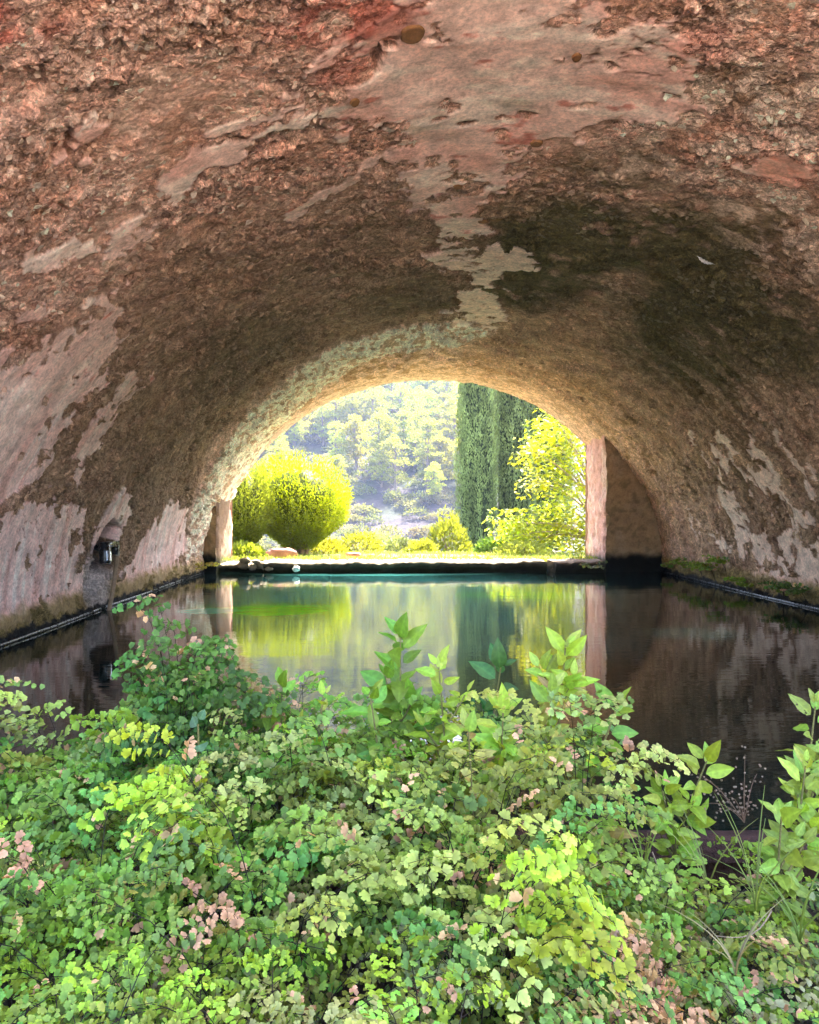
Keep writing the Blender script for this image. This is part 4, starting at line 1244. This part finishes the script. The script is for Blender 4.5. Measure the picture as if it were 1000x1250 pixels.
def cypress(px, Y, rad, hgt, label, seed, n=30000, z0=-.5):
    r = np.random.default_rng(seed)
    x = (px - 474) / 950 * Y
    root = thing('cypress', label, 'cypress tree', (x, Y, z0), 'cypress trees beyond the arch')
    z = r.uniform(0, 1, n) ** .9
    prof = np.interp(z, [0, .03, .12, .5, .8, 1], [.55, .8, 1, 1, .72, .06])
    a = r.uniform(0, 2 * np.pi, n)
    lump_ = .80 + .36 * fbm(a * 3.2 + seed, z * 16, seed, 3) + .10 * np.cos(a * 5 + seed + z * 6)
    rr = rad * prof * lump_ * r.uniform(.82, 1.04, n)
    P = np.stack([rr * np.cos(a), rr * np.sin(a), z * hgt + .1], -1)
    out = np.stack([np.cos(a), np.sin(a), 0 * a], -1)
    mb = MB()
    leaf_cloud(mb, P, np.array([0, 0, 1.0]) + out * .35 + r.normal(0, .22, (n, 3)), out + r.normal(0, .4, (n, 3)), r.uniform(.06, .12, n), r.uniform(.025, .045, n), (.185, .235, .085) * (.7 + .5 * smooth(.35, .7, fbm(a * 3.2 + seed, z * 16, seed, 3)))[:, None], .4, r)  # shade in the hollows between lumps put into the leaf colour
    # solid inner column, coloured dark, blocks the view through the crown
    zz = np.linspace(0, 1, 26); aa = np.linspace(0, 2 * np.pi, 20, endpoint=False)
    A, Z = np.meshgrid(aa, zz)
    rr = rad * .80 * np.interp(Z, [0, .03, .12, .5, .8, 1], [.5, .8, 1, 1, .7, .03]) * (.86 + .3 * fbm(A * 2.2 + seed, Z * 9, seed, 3))
    v = np.stack([rr * np.cos(A), rr * np.sin(A), Z * (hgt - .15) + .1], -1).reshape(-1, 3)
    F = [(i * 20 + j, i * 20 + (j + 1) % 20, (i + 1) * 20 + (j + 1) % 20, (i + 1) * 20 + j) for i in range(25) for j in range(20)]
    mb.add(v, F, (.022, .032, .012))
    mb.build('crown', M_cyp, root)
    mb = MB(); tube(mb, [(0, 0, -.3), (0, 0, .5), (.02, 0, hgt * .6)], [.14, .12, .05], (.18, .13, .09), k=8); mb.build('trunk', M_bark, root)
cypress(583, 23.0, .58, 8.2, 'tall dark cypress, left of the group', 21)
cypress(629, 24.0, .64, 8.8, 'dark cypress in the middle of the group behind the leafy tree', 22)
cypress(673, 24.6, .68, 8.0, 'dark cypress at the right, mostly behind the yellow-green tree', 23)

def leafy_tree():
    r = np.random.default_rng(31)
    base = np.array([4.4, 16.6, -.02])
    root = thing('broadleaf_tree', 'sunlit yellow-green tree with large drooping leaves beside the right jamb', 'tree', base)
    cl = [(662, 530), (680, 514), (690, 532), (652, 552), (670, 555), (695, 565), (655, 588), (680, 590), (640, 640), (618, 640), (630, 655), (660, 640), (690, 640), (705, 600), (712, 640), (700, 535), (660, 660), (690, 665), (720, 560), (730, 600), (735, 640), (745, 540), (720, 510), (770, 560), (770, 620), (700, 490), (735, 480), (678, 618), (640, 662), (715, 668)]
    mbt = MB()
    tube(mbt, [(0, 0, -.2), (.02, 0, .5), (-.08, .05, 1.1), (-.05, 0, 1.9)], [.11, .09, .075, .05], (.22, .17, .12), k=8)
    mbt.build('trunk', M_bark, root)
    mb = MB()
    for (px, py) in cl:
        Y = 16.3 + r.uniform(-.7, .7)
        c = at(px, py, Y) - base
        st = np.array([-.05, 0, np.clip(c[2] * .55, .3, 1.7)])
        t = np.linspace(0, 1, 7)[:, None]
        pts = st * (1 - t) + c * t + np.array([0, 0, .14]) * np.sin(t * 3.1)
        bm_ = MB(); tube(bm_, pts, np.linspace(.03, .008, 7), (.30, .24, .17), k=5); limb = bm_.build('limb', M_bark, root)
        mb = MB()
        n = 190
        P = c + np.clip(r.normal(0, 1, (n, 3)), -1.6, 1.6) * np.array([.23, .30, .20])
        # leaves sit in whorls
        a = r.uniform(0, 2 * np.pi, n)
        D = np.stack([np.cos(a), np.sin(a), r.uniform(-.9, .1, n)], -1)
        Nn = np.array([0, 0, 1.0]) + r.normal(0, .4, (n, 3))
        leaf_cloud(mb, P, D, Nn, r.uniform(.10, .17, n), r.uniform(.045, .075, n), np.where(r.random((n, 1)) < .12, (.16, .23, .02), (.27, .31, .018)), .25, r)
        mb.build('leaf_cluster', M_tree, limb)['kind'] = 'stuff'
leafy_tree()

def shrub(px, py, Y, rx, hgt, col, label, seed, n=1500, z0=None, leaf=.09):
    r = np.random.default_rng(seed)
    p = at(px, py, Y); zz = float(ter_z(np.array([p[0]]), np.array([Y]))[0]) if z0 is None else z0
    h_ = max(.25, p[2] - zz) if hgt is None else hgt
    root = thing('low_shrub', label, 'shrub', (p[0], Y, zz), 'low shrubs on the garden terrace')
    u = r.uniform(0, 2 * np.pi, n); w = np.arccos(r.uniform(0, 1, n)); q = r.uniform(.7, 1.02, n) * (.8 + .4 * vnoise(u * 2, w * 3, seed))
    P = np.stack([rx * q * np.cos(u) * np.sin(w), rx * q * np.sin(u) * np.sin(w), h_ * q * np.cos(w)], -1)
    mb = MB(); leaf_cloud(mb, P, norm(P) + r.normal(0, .6, (n, 3)) + (0, 0, .4), r.normal(0, .6, (n, 3)) + (0, 0, .6), leaf * r.uniform(.6, 1.2, n), leaf * .45, col, .3, r)
    mb.build('foliage', M_tree, root)
    mb = MB()
    for k in range(4):
        a = r.uniform(0, 6.28); tube(mb, [(0, 0, -.1), (rx * .4 * math.cos(a), rx * .4 * math.sin(a), h_ * .6)], [.02, .01], (.2, .14, .09), k=5)
    mb.build('stem', M_bark, root)
YG = (.20, .22, .03); GG = (.12, .16, .04); SG = (.16, .18, .09)
shrub(440, 650, 18.0, .55, None, YG, 'yellow-green low shrub right of the round bush', 41)
shrub(548, 628, 19.5, .55, None, (.17, .22, .03), 'taller lime shrub just left of the cypresses', 42, leaf=.12)
shrub(400, 660, 17.0, .45, None, YG, 'low yellow shrub tucked against the round bush', 43)
shrub(485, 655, 20.0, .5, None, SG, 'grey-green low shrub in the middle of the terrace', 44)
shrub(515, 660, 18.5, .4, None, YG, 'small yellow shrub left of the lime shrub', 45)
shrub(600, 660, 16.5, .35, None, (.10, .16, .04), 'small green shrub at the foot of the cypresses', 46)
shrub(640, 668, 15.5, .5, None, (.22, .25, .06), 'pale low plant under the yellow-green tree', 47)
shrub(300, 668, 14.5, .4, None, (.20, .25, .03), 'bright low plant at the foot of the left jamb', 48)
shrub(460, 648, 24.0, .6, None, SG, 'greyish shrub farthest back on the terrace', 49)

# dry grass along ledge and terrace
def grass():
    n = 9000
    x = rng.uniform(-2.9, 4.2, n); y = 12.0 + 5.0 * rng.random(n) ** 1.6
    z = np.where(y < 12.25, .16, ter_z(x, y))
    P = np.stack([x, y, z], -1)
    D = np.array([0, 0, 1.0]) + rng.normal(0, .5, (n, 3))
    mb = MB()
    tone = np.where(rng.random((n, 1)) < .4, (.28, .27, .13), (.14, .21, .04))
    leaf_cloud(mb, P, D, np.array([0, -1.0, .3]) + rng.normal(0, .5, (n, 3)), rng.uniform(.04, .11, n), .012, tone, .3)
    o = mb.build('grass', M_grass)
    tag(o, 'sunlit yellowish grass on the terrace behind the ledge', kind='stuff')
grass()

# ------------------------------------------------------------------ pines and scrub on the hillside
def pine_proto(seed, hgt, spread, col):
    r = np.random.default_rng(seed)
    mt = MB()
    bx, by = r.uniform(-.4, .4, 2)
    tp = np.array([(0, 0, -.5), (bx * .4, by * .4, hgt * .35), (bx, by, hgt * .7), (bx * 1.2, by, hgt * .95)])
    tube(mt, tp, [.22, .17, .10, .03], (.20, .14, .11), k=6)
    mc = MB()
    for k in range(42):
        q = r.uniform(.16, 1.0)
        a = r.uniform(0, 2 * np.pi)
        rad = spread * np.interp(q, [.16, .45, .8, 1.0], [.7, 1, .72, .12]) * r.uniform(.35, 1)
        c = np.array([bx * q + rad * math.cos(a), by * q + rad * math.sin(a), hgt * q])
        s0 = np.array([bx * q, by * q, hgt * (q - .14)])
        tube(mt, [s0, c], [.06, .02], (.2, .14, .11), k=4, cap=False)
        n = 85
        d = norm(r.normal(0, 1, (n, 3))); d[:, 2] = np.abs(d[:, 2]) * .9 - .15
        pr = spread * .36 * r.uniform(.75, 1.25)
        P = c + d * pr * r.uniform(.55, 1.05, n)[:, None] * np.array([1, 1, .75])
        leaf_cloud(mc, P, d + r.normal(0, .4, (n, 3)) + (0, 0, .5), r.normal(0, 1, (n, 3)) + (0, 0, .6), r.uniform(.22, .42, n), r.uniform(.12, .22, n), col, .35, r)
    return mc.mesh('crown', M_pine), mt.mesh('trunk', M_bark)
PINES = [pine_proto(61, 8.5, 2.3, (.25, .27, .05)), pine_proto(62, 9.5, 2.6, (.20, .235, .05)), pine_proto(63, 7.0, 2.1, (.28, .29, .05)), pine_proto(64, 10.0, 2.1, (.19, .22, .05)), pine_proto(65, 6.0, 2.2, (.24, .255, .055))]
def hill_hit(px, py):
    for y in np.arange(82, 240, .5):
        p = at(px, py, y)
        if hill_z(p[0], y) >= p[2]:
            return p[0], y
    return (px - 474) / 950 * 150, 150
def pine(x, y, k, sc, rot, label, group):
    root = thing('pine_tree', label, 'pine tree', (x, y, float(hill_z(x, y)) - .1), group)
    root.scale = (sc, sc, sc * rng.uniform(.92, 1.1)); root.rotation_euler = (0, 0, rot)
    for nm, me in zip(('crown', 'trunk'), PINES[k]):
        link(bpy.data.objects.new(nm, me), root)
taken = []
for px, py, k, sc, lab in [
        (482, 602, 1, .78, 'pale yellow-green pine with a bare trunk, largest on the lower slope'),
        (466, 596, 0, .72, 'slim pine close against the left of the largest lower pine'),
        (436, 575, 2, 1.0, 'rounded bright pine standing alone left of the largest lower pine'),
        (531, 612, 2, .62, 'small pale pine low on the slope beside the cypress'),
        (413, 590, 4, .55, 'small dull pine low on the slope above the round bush'),
        (505, 555, 0, 1.0, 'tall pine above the largest lower pine'),
        (455, 540, 1, .9, 'broad pine high above the rounded bright pine'),
        (545, 555, 3, .9, 'tall slender pine touching the left cypress'),
        (395, 545, 0, .9, 'pine at the edge of the open slope, upper left'),
        (360, 548, 2, .9, 'bright pine above the round bush beneath the arch curve'),
        (335, 560, 4, .9, 'leftmost pine showing beneath the arch curve')]:
    x, y = hill_hit(px, py)
    taken.append((x, y)); pine(x, y, k, sc, rng.uniform(0, 6.28), lab, 'pines on the hillside')
cnt = 0
for tries in range(5000):
    y = rng.uniform(100, 205); px = rng.uniform(255, 640)
    x = (px - 474) / 950 * y
    if fbm(np.array([x * .05]), np.array([y * .05]), 71, 3)[0] < .36 - .14 * (y > 120) or (y < 122 and px < 470 and rng.random() < .8):
        continue
    if any((x - a) ** 2 + ((y - b) * .8) ** 2 < 1.95 ** 2 for a, b in taken):
        continue
    taken.append((x, y)); cnt += 1
    row = 'low on' if y < 118 else 'halfway up' if y < 136 else 'high on' if y < 156 else 'near the top of'
    where = 'left of the round bush' if px < 320 else 'above the round bush' if px < 400 else 'right of the round bush' if px < 470 else 'left of the cypresses' if px < 556 else 'behind the cypresses'
    kk = int(rng.integers(5)); sc_ = rng.uniform(.72, 1.08)
    look = ('broad', 'tall broad', 'bright rounded', 'tall slim', 'short spreading')[kk]
    pine(x, y, kk, sc_, rng.uniform(0, 6.28), f'{look} hazy pine {row} the hillside {where}', 'dense pines on the hillside')
    if cnt >= 285: break

def scrub_proto(seed, col):
    r = np.random.default_rng(seed); n = 420
    d = norm(r.normal(0, 1, (n, 3))); d[:, 2] = np.abs(d[:, 2])
    P = d * (r.uniform(.65, 1.05, n) * (.75 + .5 * vnoise(d[:, 0] * 3 + 9, d[:, 1] * 3, seed)))[:, None] * np.array([1, 1, .8])
    mb = MB(); leaf_cloud(mb, P, d + r.normal(0, .5, (n, 3)), r.normal(0, 1, (n, 3)) + (0, 0, .6), r.uniform(.14, .28, n), .12, col, .35, r)
    return mb.mesh('scrub_bush', M_pine)
SCR = [scrub_proto(81, (.13, .14, .06)), scrub_proto(82, (.15, .15, .08)), scrub_proto(83, (.10, .12, .05)), scrub_proto(84, (.16, .14, .10))]
placed = 0
while placed < 290:
    y = 84 + 46 * rng.random() ** 1.3; px = rng.uniform(290, 580); x = (px - 474) / 950 * y
    if any((x - a) ** 2 + (y - b) ** 2 < 1.0 for a, b in taken): continue
    o = link(bpy.data.objects.new('scrub_bush', SCR[int(rng.integers(4))]))
    o.location = (x, y, float(hill_z(x, y)) - .15); o.rotation_euler = (0, 0, rng.uniform(0, 6.28)); s = rng.uniform(.5, 1.7); kk = int(rng.integers(4)); o.data = SCR[kk]; o.scale = (s, s, s * rng.uniform(.7, 1.1))
    row = 'at the foot of' if y < 95 else 'low on' if y < 108 else 'halfway up'
    where = 'above the bush' if px < 400 else 'right of the bush' if px < 440 else 'in mid-gap' if px < 490 else 'left of the cypresses' if px < 556 else 'behind the cypresses'
    look = ('olive', 'grey-green', 'dark green', 'greyish pink')[kk]; sz_ = 'large ' if s > 1.25 else 'small ' if s < .85 else ''
    tag(o, f'{sz_}{look} scrub bush {row} the hillside, {where}', 'scrub bush', 'scrub bushes on the hillside')
    placed += 1

# ------------------------------------------------------------------ haze
def haze():
    m, nt, out = new_mat('haze_air')
    pv = N(nt, 'ShaderNodeVolumePrincipled')
    pv.inputs['Color'].default_value = (.55, .67, 1.0, 1)
    pv.inputs['Density'].default_value = .00055
    pv.inputs['Anisotropy'].default_value = .25
    nt.links.new(pv.outputs[0], out.inputs['Volume'])
    v, f = box_pts(-84, 92, -34, 246, -13, 86)
    o = obj_np('haze', v, f, m, smooth=False)
    tag(o, 'thin bluish haze over the hillside', kind='stuff')
haze()
#print('TRIS', sum(len(o.data.loops) - 2 * len(o.data.polygons) for o in {o.data.name: o for o in C.objects if o.type == 'MESH'}.values()))
